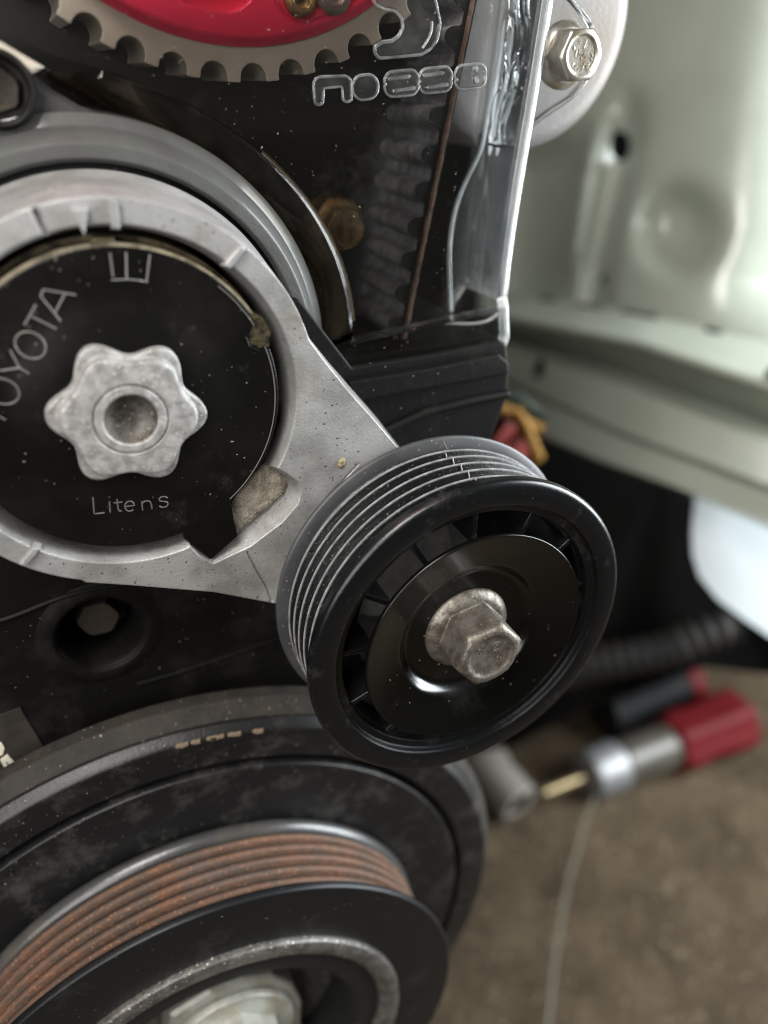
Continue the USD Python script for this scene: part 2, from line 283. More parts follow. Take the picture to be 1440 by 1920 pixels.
def thick(m, d):
    """A sheet given a thickness along its normals: closed."""
    m = m.copy(); m.merge_vertices(); n = m.vertex_normals
    v = np.vstack([m.vertices, m.vertices - n * d]); k = len(m.vertices)
    e = m.edges[trimesh.grouping.group_rows(m.edges_sorted, require_count=1)]
    side = np.vstack([np.c_[e[:, 1], e[:, 0], e[:, 0] + k], np.c_[e[:, 1], e[:, 0] + k, e[:, 1] + k]])
    return trimesh.Trimesh(v, np.vstack([m.faces, m.faces[:, ::-1] + k, side]), process=False)
def at_axis(m, c):                            # a mesh turned about the y axis set at (x, z)
    m = m.copy(); m.apply_translation([c[0], 0, c[1]]); return m
def cat(*ms): return trimesh.util.concatenate([x for x in ms])
def hexring(R, rot, y, c=(0, 0), k=6, inset=0.0):
    out = []
    for i in range(6):
        a0, a1 = math.radians(rot + 60 * i), math.radians(rot + 60 * i + 60)
        p, q = np.array([math.cos(a0), math.sin(a0)]) * R, np.array([math.cos(a1), math.sin(a1)]) * R
        for t in np.arange(k) / k:
            s = p + (q - p) * t; L = np.linalg.norm(s); s = s / L * min(L, R - inset); out.append((s[0] + c[0], y, s[1] + c[1]))
    return np.array(out)

# ---------------------------------------------------------------- prims
used = {}
def uniq(parent, name):
    k = used.get((parent, name), 0); used[(parent, name)] = k + 1
    return f"{parent}/{name}" + (f"_{k:03d}" if k else "")
origin = {}
def meta(prim, label=None, cat_=None, group=None, kind=None):
    for k, v in (("label", label), ("category", cat_), ("group", group), ("kind", kind)):
        if v: prim.SetCustomDataByKey(k, v)
def place(x, o):
    x.AddTranslateOp().Set(Gf.Vec3d(*world(o))); x.AddRotateYOp().Set(math.degrees(ROLL))
def thing(name, o, label, category, group=None, kind=None):
    p = uniq("/World", name); x = UsdGeom.Xform.Define(stage, p); place(x, o); origin[p] = np.asarray(o, float)
    meta(x.GetPrim(), label, category, group, kind); return p
def obj(name, m, material, parent, smooth=35, label=None, kind=None):
    p = uniq(parent, name); root = "/".join(parent.split("/")[:3]); m = m.copy() if isinstance(m, trimesh.Trimesh) else tri(m)
    m.vertices = (m.vertices - origin[root]) * 1e-3
    q = usdkit.mesh(stage, p, m, material, smooth=smooth); meta(q.GetPrim(), label, None, None, kind); return p
def single(name, m, material, o, label, category=None, smooth=35, kind=None, group=None):
    p = uniq("/World", name); m = m.copy() if isinstance(m, trimesh.Trimesh) else tri(m); m.vertices = (m.vertices - np.asarray(o)) * 1e-3
    q = usdkit.mesh(stage, p, m, material, smooth=smooth); place(q, o); meta(q.GetPrim(), label, category, group, kind); return p

# ---------------------------------------------------------------- setting: floor
fc = floor_at(1150, 1650)
g = np.linspace(-1, 1, 240); sgn = np.sign(g) * np.abs(g) ** 2.2 * 9000
gx, gy = np.meshgrid(sgn, sgn, indexing="ij")
c0 = world(fc)
X, Y = c0[0] + gx / 1000, c0[1] + gy / 1000
H = (meshkit.fbm(np.stack([X * 26, Y * 26, X * 0], -1), 4, 3) - 0.5) * 0.007 + (meshkit.fbm(np.stack([X * 90, Y * 90, X * 0], -1), 3, 9) - 0.5) * 0.003 - 0.004
fv = np.stack([X, Y, H], -1).reshape(-1, 3)
fm = sheet(np.stack([X, Y, H], -1)); 
if fm.face_normals[:, 2].mean() < 0: fm.invert()
m_floor = M("dirty_concrete", (0.085, 0.060, 0.035), 0.8, spec=0.25, mottle=((0.048, 0.033, 0.018), 16, .36, .64), dust=((0.17, 0.128, 0.08), 45, .56, .74, 0.65), specks=((0.24, 0.19, 0.13), 240, .68), bump=(170, 0.005, 6))
fl = usdkit.mesh(stage, uniq("/World", "floor"), fm, m_floor, smooth=True); meta(fl.GetPrim(), "brown dirt-covered garage floor below the engine", None, None, "structure")
CI, CK, CT, CG = (96.135, -91.221), (57.213, -233.142), (22.0, -51.4), (32.5, 66.6)
def rad(a): return math.radians(a)
def pol(c, r, a): return (c[0] + r * math.cos(rad(a)), c[1] - r * math.sin(rad(a)))      # angle measured clockwise as in the picture
def v3(p, y): return np.array([p[0], y, p[1]])

# ---------------------------------------------------------------- tensioner arm with its cap and hub
t = thing("belt_tensioner", (CT[0], 26, CT[1]), "cast aluminium belt tensioner with round black cap, star hub and an arm carrying the pulley", "tensioner")
ring = Point(CT).buffer(37.2, 64)
armp = Polygon(uw([(452, 470), (500, 520), (528, 565), (560, 610), (605, 672), (655, 735), (700, 785), (745, 838), (830, 950), (860, 1080), (800, 1150), (700, 1155), (520, 1132), (400, 1110), (240, 1097), (160, 1092), (240, 800)], 26))
out = ring.union(armp).buffer(2).buffer(-2)
body = solid(out, 26, 46, 1 / 1.06, CT) if False else solid(affinity.scale(out, 1.06, 1.06, origin=CT), 26, 46, 1 / 1.06, CT)
bore = man(at_axis(lathe([(0, 20), (33.0, 20), (33.0, 26), (32.4, 27.2), (31.6, 32), (31.0, 50), (0, 50)]), CT))
pocket = Polygon(uw([(440, 830), (503, 858), (514, 874), (540, 888), (560, 903), (566, 922), (560, 945), (530, 980), (470, 1025), (400, 1058), (375, 1045), (345, 1014), (300, 950)], 26))
body = body - bore - solid(affinity.scale(pocket, 0.85, 0.85), 25.95, 30.6, 1 / .85, (pocket.centroid.x, pocket.centroid.y))
# recesses: the dark stroke and the shallow step near the pulley
groove = Polygon([pol(CT, 31.0, -115.2), pol(CT, 37.0, -115.6), pol(CT, 37.0, -117.4), pol(CT, 31.0, -117.2)])
body = body - solid(groove, 25, 27.2)
scar = LineString(uw([(464, 1035), (485, 1075), (500, 1100), (510, 1128)], 26)).buffer(0.22)
scar2 = LineString(uw([(612, 934), (640, 905), (672, 870)], 26)).buffer(0.2)
body = body - solid(scar, 25, 26.35) - solid(scar2, 25, 26.35)
arm = obj("arm", tri(body), m_alu, t)
stop = Polygon(uw([(503, 864), (538, 892), (546, 905), (530, 928), (484, 968), (440, 1004), (420, 960), (445, 915)], 30))
obj("stop_lug", rounded(stop, 29.6, 44, 1.0), m_aludirty, t, label="brown dirty stop block in the notch of the arm")
for a in (-97.3, -61.8, 117.7):
    q = Polygon([pol(CT, 31.9, a - 1.1), pol(CT, 37.1, a - 0.8), pol(CT, 37.1, a + 0.8), pol(CT, 31.9, a + 1.1)])
    obj("tick_mark", solid(affinity.scale(q, 1.25, 1.0), 25.0, 27, 0.8, (q.centroid.x, q.centroid.y)), m_alu, arm)
tp = Polygon(uw([(133, 392), (164, 392), (158, 442)], 25))
obj("pointer", solid(tp, 24.6, 27), m_alu, arm, label="raised triangular pointer")
nub = trimesh.creation.icosphere(2, 1.0); nub.vertices *= (.9, .5, 1.3); nub.vertices += (meshkit.noise(nub.vertices * 2.1) - .5)[:, None] * .7; nub.apply_translation(on(641, 868, 26)); obj("casting_nub", nub, m_bush, arm)
obj("bushing", at_axis(lathe([(29.0, 33), (30.3, 32.4), (30.3, 44), (26, 44), (26, 34)]), CT), m_bush, t)
tab = Polygon(uw([(163, 466), (175, 446), (213, 444), (224, 466)], 30)); obj("bushing_tab", rounded(tab, 29.6, 40, 0.6), m_bush, t)
blob = Polygon(uw([(473, 592), (479, 602), (476, 618), (469, 632), (474, 646), (488, 652), (505, 650), (507, 625), (494, 600)], 26)).buffer(0.3)
capp = Point(CT).buffer(29.25, 96).difference(Polygon(uw([(520, 838), (514, 864), (478, 884), (430, 946), (438, 986), (520, 1040), (600, 960)], 26.5)))
capp = capp.union(Polygon(uw([(350, 960), (430, 946), (438, 986), (443, 1004), (396, 1046), (347, 1008)], 26.5)).buffer(0.3)).buffer(0.25).buffer(-0.25)
capp = capp.difference(blob.buffer(0.2))
hollow = solid(capp, 26.5, 40)
dome = man(at_axis(lathe([(0, 40), (0, 24.6), (10, 24.7), (14.5, 25.1), (19, 26.1), (22, 26.5), (22, 40)]), CT))
cap = obj("cap", tri(hollow + dome), m_cap, t, smooth=40)
obj("grease_blob", rounded(blob, 26.3, 32, 0.7), m_grease, t)
rim = LineString([pol(CT, 28.55, a) for a in np.linspace(-60, 40, 60)]).buffer(0.09); obj("cap_rim_line", prism(rim, 26.42, 26.6), m_mark, cap)
rim2 = LineString([pol(CT, 29.45, a) for a in np.linspace(-175, -38, 90)]).buffer(0.28); obj("cap_rim_line", prism(rim2, 26.9, 28.5), m_rimbrass, cap)

def star(mean, amp, y, k=144, sharp=1.0):
    th = np.linspace(0, 2 * math.pi, k, endpoint=False); w = np.cos(6 * (th + rad(-4)))
    r = mean + amp * np.sign(w) * np.abs(w) ** sharp
    return np.stack([CT[0] + r * np.cos(th), np.full(k, float(y)), CT[1] + r * np.sin(th)], -1)
def circle(r, y, k=144):
    th = np.linspace(0, 2 * math.pi, k, endpoint=False); return np.stack([CT[0] + r * np.cos(th), np.full(k, float(y)), CT[1] + r * np.sin(th)], -1)
hub = loft([star(12.75, 1.5, 28), star(12.75, 1.5, 23.45), star(12.62, 1.46, 23.2), star(12.4, 1.38, 23.12), star(11.55, 0.85, 23.1), star(11.45, .82, 23.0), star(11.35, .78, 21.6), star(11.2, .74, 21.32), star(10.9, .66, 21.22), star(9.9, .35, 21.15), circle(6.75, 21.1), circle(6.7, 21.5), circle(6.45, 21.55), circle(6.35, 21.1),
            circle(5.1, 20.98), circle(4.85, 21.08), circle(4.75, 21.3), circle(4.75, 24.2)])
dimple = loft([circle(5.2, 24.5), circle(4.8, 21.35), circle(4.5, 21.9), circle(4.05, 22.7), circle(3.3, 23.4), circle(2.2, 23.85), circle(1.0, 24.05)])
hubp = obj("star_hub", hub, m_star, t, smooth=22)
obj("hub_dimple", dimple, m_dimple, hubp, smooth=60, label="round dimple in the middle of the star hub, its shade put into the colour")

def strokes(name, lines, Y, r, o=(0, 0), s=1.0, parent=None, mat=None):
    for pts in lines:
        pts = np.array([np.array(pts[i]) + (np.array(pts[i + 1]) - np.array(pts[i])) * k / 4 for i in range(len(pts) - 1) for k in range(4)] + [pts[-1]])
        P = [on(o[0] + x / s, o[1] + y / s, Y) for x, y in pts]
        P = [np.array([p[0], np.interp(math.hypot(p[0] - CT[0], p[2] - CT[1]), [10, 14.5, 19, 22], [24.7, 25.1, 26.1, 26.5]), p[2]]) for p in P]
        obj(name, tube(P, r, 6), mat or m_mark, parent, smooth=60)
def ell(cx, cy, rx, ry, rot, a0=0, a1=360, k=28):
    out = []
    for a in np.linspace(rad(a0), rad(a1), k):
        x, y = rx * math.cos(a), ry * math.sin(a); out.append((cx + x * math.cos(rad(rot)) - y * math.sin(rad(rot)), cy + x * math.sin(rad(rot)) + y * math.cos(rad(rot))))
    return out
LY = 26.3
strokes("embossed_letter", [[(390, 690), (685, 738)], [(365, 750), (545, 968)], [(585, 730), (495, 895)], [(390, 690), (365, 750)], [(325, 822), (220, 1008)], [(280, 930), (507, 1038)], ell(272, 1185, 143, 112, 24), [(90, 1232), (175, 1390)], [(0, 1422), (175, 1388), (262, 1438)]], LY, 0.16, (0, 400), 4.8, cap)
strokes("embossed_letter", [ell(15, 410, 118, 84, 14), [(-25, 570), (38, 602)], [(-70, 540), (-95, 650)]], LY, 0.16, (0, 620), 3.6, cap)
strokes("embossed_mark", [[(990, 358), (1018, 572)], [(1136, 350), (1140, 592)], [(1350, 372), (1320, 622)], [(1003, 604), (1140, 597), (1240, 605), (1330, 622)]], LY, 0.17, (0, 400), 4.8, cap)
strokes("embossed_letter", [[(626, 1120), (637, 1240), (706, 1232)], [(738, 1150), (744, 1228)], [(734, 1112), (735, 1118)], [(788, 1130), (798, 1205), (806, 1219), (822, 1217)], [(766, 1160), (826, 1153)],
    [(842, 1187), (905, 1178)] , ell(875, 1184, 33, 36, 0, -10, -320), [(955, 1148), (963, 1212)], [(957, 1170), (968, 1153), (990, 1146), (1010, 1150), (1020, 1168), (1026, 1204)],
    [(1130, 1128), (1112, 1118), (1085, 1120), (1072, 1135), (1080, 1150), (1110, 1153), (1132, 1160), (1136, 1176), (1122, 1192), (1095, 1196), (1074, 1186)]], LY, 0.125, (0, 620), 3.6, cap)

# ---------------------------------------------------------------- idler pulley
ip = thing("idler_pulley", (CI[0], 0, CI[1]), "black ribbed plastic idler pulley on the end of the aluminium tensioner arm", "pulley")
pitch, crest, root = 3.5, 37.1, 34.3
prof = [(33.2, 1.2), (33.4, 0.5)] + [(34.0, 0.15), (36.0, 0.0), (37.6, 0.15)] + arc(37.6, 1.4, 1.4, -75, 20, 6) + [(39.0, 2.6), (38.6, 3.1), (37.1, 3.45), (36.4, 3.7)]
outer = lathe([(33.2, 3.4)] + prof + [(35.6, 4.4)]) if False else None
flange = [(31.0, 5.0), (31.2, 2.2), (32.9, 1.9), (33.2, 1.3), (33.3, 0.5), (34.2, 0.1), (36.0, 0.0), (37.4, 0.1)] + arc(37.6, 1.5, 1.4, -80, 10, 7) + [(38.95, 2.7), (38.5, 3.1), (36.8, 3.5), (35.5, 3.7), (33, 4.2)]
obj("front_flange", at_axis(lathe(flange, 200), CI), m_idler, ip, smooth=32)
ridges, y = [(33.0, 3.4), (34.6, 3.6)], 3.6
ridges += [(34.3, 4.6), (34.5, 5.4)]
for yc in (7.0, 10.5, 14.0, 17.5, 21.0):
    ridges += [(35.4, yc - 0.75), (36.75, yc - 0.30), (crest, yc - 0.16), (crest, yc + 0.16), (36.75, yc + 0.30), (35.4, yc + 0.75), (34.5, yc + 1.4), (34.3, yc + 1.75), (34.5, yc + 2.1)]
ridges = ridges[:-3] + [(35.2, 22.4), (36.2, 22.8), (36.4, 23.4), (33.0, 23.6)]
obj("grooved_rim", at_axis(lathe(ridges, 200), CI), m_ridges, ip, smooth=50)
bf = [(33, 23.0), (36.2, 22.9), (38.55, 23.55), (39.0, 24.0), (39.0, 24.7), (38.5, 25.3), (33, 25.3)]
m_flangeedge = M("scuffed_flange_plastic", (0.030, 0.031, 0.033), 0.42, mottle=((0.05, 0.05, 0.052), 120, .4, .7), specks=((0.25, 0.24, 0.23), 1400, .74))
obj("back_flange", at_axis(lathe(bf, 200), CI), m_flangeedge, ip, smooth=32)
obj("web", at_axis(lathe([(33, 4.2), (30.6, 4.4), (30.2, 11.0), (24, 12.0), (24, 13.5), (33, 13.5)], 120), CI), m_idler, ip)
for k in range(13):
    a = -159 + 360 / 13 * k
    d = np.array([math.cos(rad(a)), -math.sin(rad(a))]); nrm = np.array([-d[1], d[0]]) * 0.55
    q = [np.array(CI) + d * 23.5 - nrm, np.array(CI) + d * 31 - nrm, np.array(CI) + d * 31 + nrm, np.array(CI) + d * 23.5 + nrm]
    obj("spoke", prism(Polygon(q), 3.2, 12.2), m_idler, ip)
seam = [(np.array([CI[0], 0, CI[1]]) + np.array([r * math.cos(a), yy, r * math.sin(a)])) for a in [rad(105)] for r, yy in ((1, 1),)]
for px, py, y0, y1, r0, r1 in ((832, 824, 23.4, 21.3, 38.4, 37.2), (834, 846, 21.2, 19.4, 37.2, 34.6), (848, 858, 17.5, 15.8, 37.2, 34.8), (863, 871, 14, 12.4, 37.2, 34.9), (877, 883, 10.5, 9, 37.2, 34.9), (891, 894, 7, 5.6, 37.2, 34.9)):
    q = on(px, py, y0); a = math.atan2(q[2] - CI[1], q[0] - CI[0])
    obj("mould_line", tube([(CI[0] + r * math.cos(a), yy, CI[1] + r * math.sin(a)) for r, yy in ((r0, y0), ((r0 + r1) / 2, (y0 + y1) / 2 - .1), (r1, y1))], 0.13, 5), m_mark, ip)
sh = [(8, 5.4), (8, 4.55), (14.6, 4.5), (15.6, 4.3), (16.3, 3.8), (16.9, 3.0), (17.5, 2.35), (18.4, 2.0), (19.6, 1.75), (23, 0.5), (26.3, -0.75), (26.9, -0.85), (27.1, -0.5), (27.0, 0.1), (26.2, 0.3), (19, 2.9), (17.6, 5.4)]
obj("dust_shield", at_axis(lathe(sh, 200), CI), m_shield, ip, smooth=40)
bolt = obj("bolt", cat(at_axis(lathe([(0, 4.9), (10.2, 4.9), (10.5, 4.5), (10.3, 3.9), (9.2, 2.9), (8.3, 2.4), (0, 2.0)], 96), CI),
    loft([hexring(8.25, 24, y, CI, 8, i) for y, i in ((4.2, 0), (-5.0, 0), (-5.9, .2))] + [hexring(R, 24, y, CI, 8, i) for R, y, i in ((8.0, -6.5, .9), (7.3, -6.75, 0.75), (6.5, -6.8, 0.75), (5.9, -6.45, 0.75), (5.3, -6.2, 0.68), (2.5, -6.15, 0.33))])), m_bolt, ip, smooth=28, label="stained steel hexagon bolt with a dished head")
cen = np.array([CI[0], -5.8, CI[1]])
bx = on(500 + 885 / 2.057, 780 + 888 / 2.057, -6.15)
th = np.linspace(0, 2 * math.pi, 15)
obj("stamped_ring", tube([bx + np.array([0.95 * math.cos(a), 0, 1.15 * math.sin(a)]) for a in th], .16, 5), m_bolt, bolt)
obj("stamped_mark", cat(tube([bx + np.array(p) for p in ((-.4, 0, -.5), (.3, 0, 0.1), (-.3, 0, .15), (.3, 0, .6))], .13, 5)), m_bolt, bolt)
bx2 = on(500 + 828 / 2.057, 780 + 910 / 2.057, -6.15)
obj("stamped_dot", tube([bx2 + np.array([0.5 * math.cos(a), 0, .5 * math.sin(a)]) for a in th], .13, 5), m_bolt, bolt)

# ---------------------------------------------------------------- crank pulley
cp_ = thing("crank_pulley", (CK[0], 0, CK[1]), "large black crank pulley with rusty belt grooves and a bright worn inner lip", "pulley")
def lk(name, prof, mat, n=260, **k): return obj(name, at_axis(lathe(prof, n), CK), mat, cp_, **k)
lk("front_face", [(51.6, 6), (51.6, 0.9), (52.6, 0.5), (60, 0.35), (68.8, 0.35), (69.5, 0.6), (69.8, 1.2), (69.8, 2.2), (69.2, 2.9), (66.6, 3.4), (64, 4.2), (60, 6)], m_damperdark, smooth=40)
rp = [(60, 5.0), (64.0, 3.4), (63.1, 4.4)]
for yc in (5.9, 9.4, 12.9, 16.4, 19.9):
    rp += [(63.2, yc - 1.0), (64.6, yc - 0.75), (66.1, yc - 0.55), (66.45, yc - .2), (66.45, yc + 0.6), (66.2, yc + 0.95), (64.6, yc + 1.3), (63.1, yc + 1.6), (62.9, yc + 2.0)]
rp += [(60, 22.4)]
lk("grooved_rim", rp, m_rust, smooth=50)
lk("rear_shoulder", [(60, 21.4), (65.6, 21.4), (66.5, 21.8), (67.3, 22.8), (67.6, 24.0), (67.0, 25.4), (65, 26.6), (60, 28)], m_shoulder, smooth=50)
lk("damper_disc", [(60, 40), (60, 27.2), (70, 27.0), (84.6, 26.6), (85.5, 26.9), (85.8, 27.6), (85.8, 40)], m_damper, smooth=35)
lk("rubber_gap", [(85.8, 40), (85.8, 31.0), (87.8, 31.0), (87.8, 40)], m_rubber)
lk("outer_ring", [(87.8, 40), (87.8, 27.9), (88.4, 27.2), (96.8, 27.0), (97.6, 27.5), (98.2, 28.4), (99.2, 29.6), (99.2, 40)], m_damper, smooth=35)
lk("rear_plate", [(99.2, 40), (99.2, 30.2), (100.4, 31.4), (102.4, 34.0), (102.5, 34.6), (102.5, 38)], m_dusty, smooth=35)
# tan paint chipped off the rim
for k, (px, py) in enumerate([(340, 1392), (366, 1389), (395, 1383), (406, 1382), (438, 1377), (482, 1371)]):
    q = on(px, py, 27.6); a = math.degrees(math.atan2(-(q[2] - CK[1]), q[0] - CK[0])); w = 1.2 + 1.8 * rng.random()
    pts = [pol(CK, 97.5, a - w / 2), pol(CK, 97.75, a - w / 4), pol(CK, 97.6, a + w / 5), pol(CK, 97.75, a + w / 2), pol(CK, 97.0 - .3 * rng.random(), a + w / 2), pol(CK, 96.9 - .4 * rng.random(), a), pol(CK, 97.1, a - w / 2)]
    obj("bare_chip", prism(Polygon(pts).buffer(0), 26.93, 27.6), m_chip, cp_)
lk("inner_lip", [(51.6, 8), (52.2, 0.2), (51.8, -0.9), (50.6, -1.45), (48.2, -1.3), (46.6, -0.4), (46.0, 1.0), (46.0, 8)], m_lip, smooth=40)
lk("rubber_ring", [(46.0, 8), (46.0, 1.2), (45.0, 0.7), (40.2, 0.7), (39.0, 1.4), (38.6, 3), (38.6, 22), (46, 22)], m_rubber, smooth=40)
lk("hub", [(0, 30), (0, 17), (24, 17), (30, 17.6), (38.7, 18.4), (38.7, 30)], m_lip, smooth=40)
ckc = np.array([CK[0], 0, CK[1]])
plate = Polygon(uw([(325, 1905), (395, 1862), (455, 1840), (508, 1833), (545, 1850), (560, 1880), (558, 1925), (545, 1990), (480, 2060), (380, 2060), (320, 1990)], 8)).buffer(2).buffer(-1)
obj("lobed_plate", rounded(plate, 7.6, 18, 1.2), m_greenzinc, cp_)
bc = on(440, 1955, 4)
obj("washer", at_axis(lathe([(0, 7.7), (17.5, 7.7), (18, 6.8), (17.6, 5.2), (16.5, 4.6), (0, 4.4)], 96), (bc[0], bc[2])), m_greenzinc, cp_)
obj("centre_bolt", loft([hexring(12.7, -152 + 62, y, (bc[0], bc[2]), 8, i) for y, i in ((5, 0), (-4.6, 0), (-5.4, .3), (-6.0, 1.4))] + [hexring(9, -90, -6.0, (bc[0], bc[2]), 8, 1)]), m_greenzinc, cp_, smooth=28)

# ---------------------------------------------------------------- lower black cover
LYc = 45
lc = thing("lower_engine_cover", v3((60, -150), LYc), "black plastic lower engine cover behind the tensioner arm and above the crank pulley", "engine cover")
lp = Polygon(uw([(-420, 1000), (200, 560), (560, 560), (660, 690), (800, 668), (948, 640), (953, 690), (950, 742), (938, 775), (910, 850), (860, 1100), (830, 1500), (500, 2300), (-420, 2300)], LYc))
hole = on(186, 1166, 50); hole = (hole[0], hole[2])
obj("cover_face", tri(solid(lp.buffer(-2).buffer(2), LYc, 100) - man(at_axis(lathe([(0, 30), (17, 30), (10.6, LYc - .5), (9.8, LYc + .5), (9.0, 48), (8.6, 52), (8.6, 59), (0, 59)], 96), hole))), m_cover, lc)
obj("bolt_boss", at_axis(lathe([(10.0, 46), (10.6, 44.5), (11.6, 44.2), (13.2, 44.5), (15.5, 45.3), (15.5, 47), (10.0, 47)], 96), hole), m_cover, lc, smooth=50)
obj("cover_rib", tube(smoothline([on(*p, 44.8) for p in ((-40, 1172), (40, 1150), (110, 1122), (150, 1110), (250, 1095))]), 0.6, 8), m_cover, lc)
obj("cover_rib", tube([on(*p, 44.8) for p in ((256, 1283), (330, 1262), (420, 1232), (540, 1190))], 0.45, 8), m_cover, lc)
obj("cover_ledge", prism(Polygon(uw([(655, 716), (800, 692), (935, 664), (952, 680), (953, 700), (800, 728), (660, 752)], 43.5)), 43.2, 47), m_cover, lc)
obj("cover_rib", tube([on(*p, 44.6) for p in ((700, 820), (800, 772), (880, 752), (952, 738))], 1.2, 8), m_cover, lc)
obj("sticker", prism(Polygon(uw([(-30, 1352), (38, 1328), (88, 1412), (-30, 1460)], 44.6)), 44.5, 45.4), m_label, lc)
for pts, hl in (([(-8, 1398), (2, 1394), (7, 1402), (4, 1414), (-8, 1420)], None), ([(2, 1425), (14, 1417), (27, 1431), (26, 1439), (17, 1446), (12, 1443)], 1)):
    q = Polygon(uw(pts, 44.2)).buffer(.15)
    if hl: q = q.difference(LineString(uw([(12, 1429), (21, 1438)], 44.2)).buffer(.18))
    obj("timing_mark", prism(q, 44.1, 44.6), m_cream, lc)
cb = thing("cover_bolt", v3(hole, 56), "brown hexagon bolt sunk in a round recess of the black lower cover", "bolt")
obj("head", loft([hexring(5.1, 12, y, hole, 6, i) for y, i in ((62, 0), (51.5, 0), (51.0, .4))]), m_darkbolt, cb)
obj("flange", at_axis(lathe([(0, 61), (8.4, 61), (8.4, 59.5), (6.5, 58.5), (0, 58.5)], 48), hole), m_darkbolt, cb)

# ---------------------------------------------------------------- black back plate, cam gear, belt
bp = single("timing_back_plate", cat(prism(Polygon([(-190, -120), (-190, 190), (108, 190), (108, 20), (100, -30), (98, -75), (60, -120)]), 86, 96)), m_back, (0, 86, 0), "black backing plate behind the cam gear and timing belt", "engine cover")
cg = thing("cam_gear", (CG[0], 60, CG[1]), "toothed cam gear with bright red anodised centre behind the clear cover", "gear")
gp = Point(CG).buffer(59.8, 128); NT = 46
for k in range(NT):
    a = 83.6 + 360 / NT * k
    gp = gp.difference(LineString([pol(CG, 59.1, a), pol(CG, 64, a)]).buffer(2.72, 10))
gp = gp.buffer(-0.35).buffer(0.7).buffer(-0.35)
obj("tooth_ring", tri(solid(gp.difference(Point(CG).buffer(48, 64)), 60, 85)), m_gear, cg)
disc = man(at_axis(lathe([(0, 66), (53.6, 66), (53.6, 59.4), (52.4, 57.6), (51.6, 57.2), (0, 57.2)], 180), CG))
win = Polygon(uw([(318, -60), (325, -10), (345, 4), (400, 20), (430, 24), (452, 18), (470, 0), (476, -60)], 57.2))
win2 = Polygon(uw([(512, -40), (516, 5), (530, 28), (556, 46), (580, 48), (640, 22), (690, -6), (690, -60)], 57.2)).buffer(1).buffer(-1)
win3 = Polygon(uw([(516, -40), (522, 4), (536, 24), (560, 40), (578, 41), (636, 15), (680, -15), (680, -60)], 57.2))
red = disc - solid(win, 50, 61) - solid(win2.difference(win3).buffer(.02), 50, 57.9) - solid(win3.buffer(-.2), 50, 58.3)
obj("red_centre", tri(red), m_red, cg, smooth=30)
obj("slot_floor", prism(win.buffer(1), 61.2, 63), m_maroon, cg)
for px, py, r in ((566, -4, 3.2), (628, -14, 3.8)):
    q = on(px, py, 56); obj("gear_bolt", at_axis(lathe([(0, 60), (r, 60), (r, 56.6), (r - .6, 55.8), (r * .55, 55.8), (r * .5, 57), (0, 57)], 40), (q[0], q[2])), m_brass if px < 600 else m_zinc, cg)

tb = thing("timing_belt", (93, 60, 0), "black toothed timing belt with brown frayed front edge behind the clear cover", "belt")
def bx_at(z): return 93.35 - z * 0.0166          # slight lean of the straight run
zs = np.arange(-78, 90, 8.0); left = []
for z in np.arange(-80, 92, 8.0):
    x = bx_at(z)
    for dz, d in ((-4, 0), (-2.9, 0.05), (-2.5, .5), (-2.15, 1.8), (-1.6, 2.8), (-.7, 3.5), (.7, 3.5), (1.6, 2.8), (2.15, 1.8), (2.5, .5), (2.9, .05)):
        left.append((x - 1.6 - d, z + 3.2 + dz))
pb = Polygon(left + [(bx_at(94) + .9, 94), (bx_at(-84) + .9, -84)]).buffer(0)
obj("belt_teeth", tri(solid(pb, 60.5, 84.5)), m_belt, tb, smooth=40)
obj("belt_side", prism(pb.buffer(-.05), 60.1, 60.5), m_rubber, tb)
ed = [(bx_at(z) + 0.05 * math.sin(z * .7) - .2, 60.0 + .1 * math.sin(z * 1.3), z) for z in np.arange(-84, 94, 1.0)]
obj("cord_edge", tube(ed, [0.50 + 0.06 * math.sin(z * .9) + .14 * rng.random() for z in np.arange(-84, 94, 1.0)], 8), m_beltedge, tb)

q = on(643, 428, 76); qq = (q[0], q[2])
fb = thing("flange_bolt", v3(qq, 78), "yellow brass-toned flange bolt behind the clear cover left of the timing belt", "bolt")
obj("flange", at_axis(lathe([(0, 86), (7.2, 86), (7.2, 80.5), (6.6, 79.6), (5.2, 78.8), (0, 78.6)], 64), qq), m_brass, fb)
obj("head", loft([hexring(5.4, 8, y, qq, 6, i) for y, i in ((80, 0), (74.5, 0), (73.8, .5))] + [hexring(3.6, 8, 74.2, qq, 6, .5)]), m_brass, fb)

# ---------------------------------------------------------------- housing behind the tensioner
hb = thing("mounting_bracket", v3(CT, 50), "grey aluminium housing ring and ear behind the top of the tensioner", "bracket")
obj("housing_ring", at_axis(lathe([(40.4, 80), (40.4, 47.4), (41.2, 46.6), (43.6, 46.9), (45.2, 48.6), (46.2, 52), (48.4, 53.5), (48.8, 57), (48.8, 80)], 220, True, rad(-30), rad(215)), CT), m_alu2, hb, smooth=35)
obj("gap_ring", at_axis(lathe([(37.0, 47), (40.3, 49), (40.3, 80), (37, 80)], 120), CT), m_rubber, hb)  # dark ring filling the open gap between arm and housing
ear = Polygon(uw([(-60, 60), (0, 70), (0, 100), (62, 138), (95, 165), (150, 198), (200, 215), (250, 236), (200, 290), (60, 290), (-90, 300)], 56))
obj("ear", rounded(ear, 55, 80, 1.5), m_alu2, hb)
bar = Polygon(uw([(-20, 66), (0, 76), (40, 100), (84, 126), (60, 139), (30, 122), (-20, 96)], 53)); obj("beige_stay", rounded(bar, 52, 60, 0.6), m_gear, hb, label="beige flat stay at the picture's left edge")
q = on(-6, 168, 50); qq = (q[0], q[2])
obj("boss", at_axis(lathe([(5.0, 60), (5.0, 51.2), (5.8, 50.6), (6.5, 52), (6.5, 60)], 64), qq), m_cover, hb)
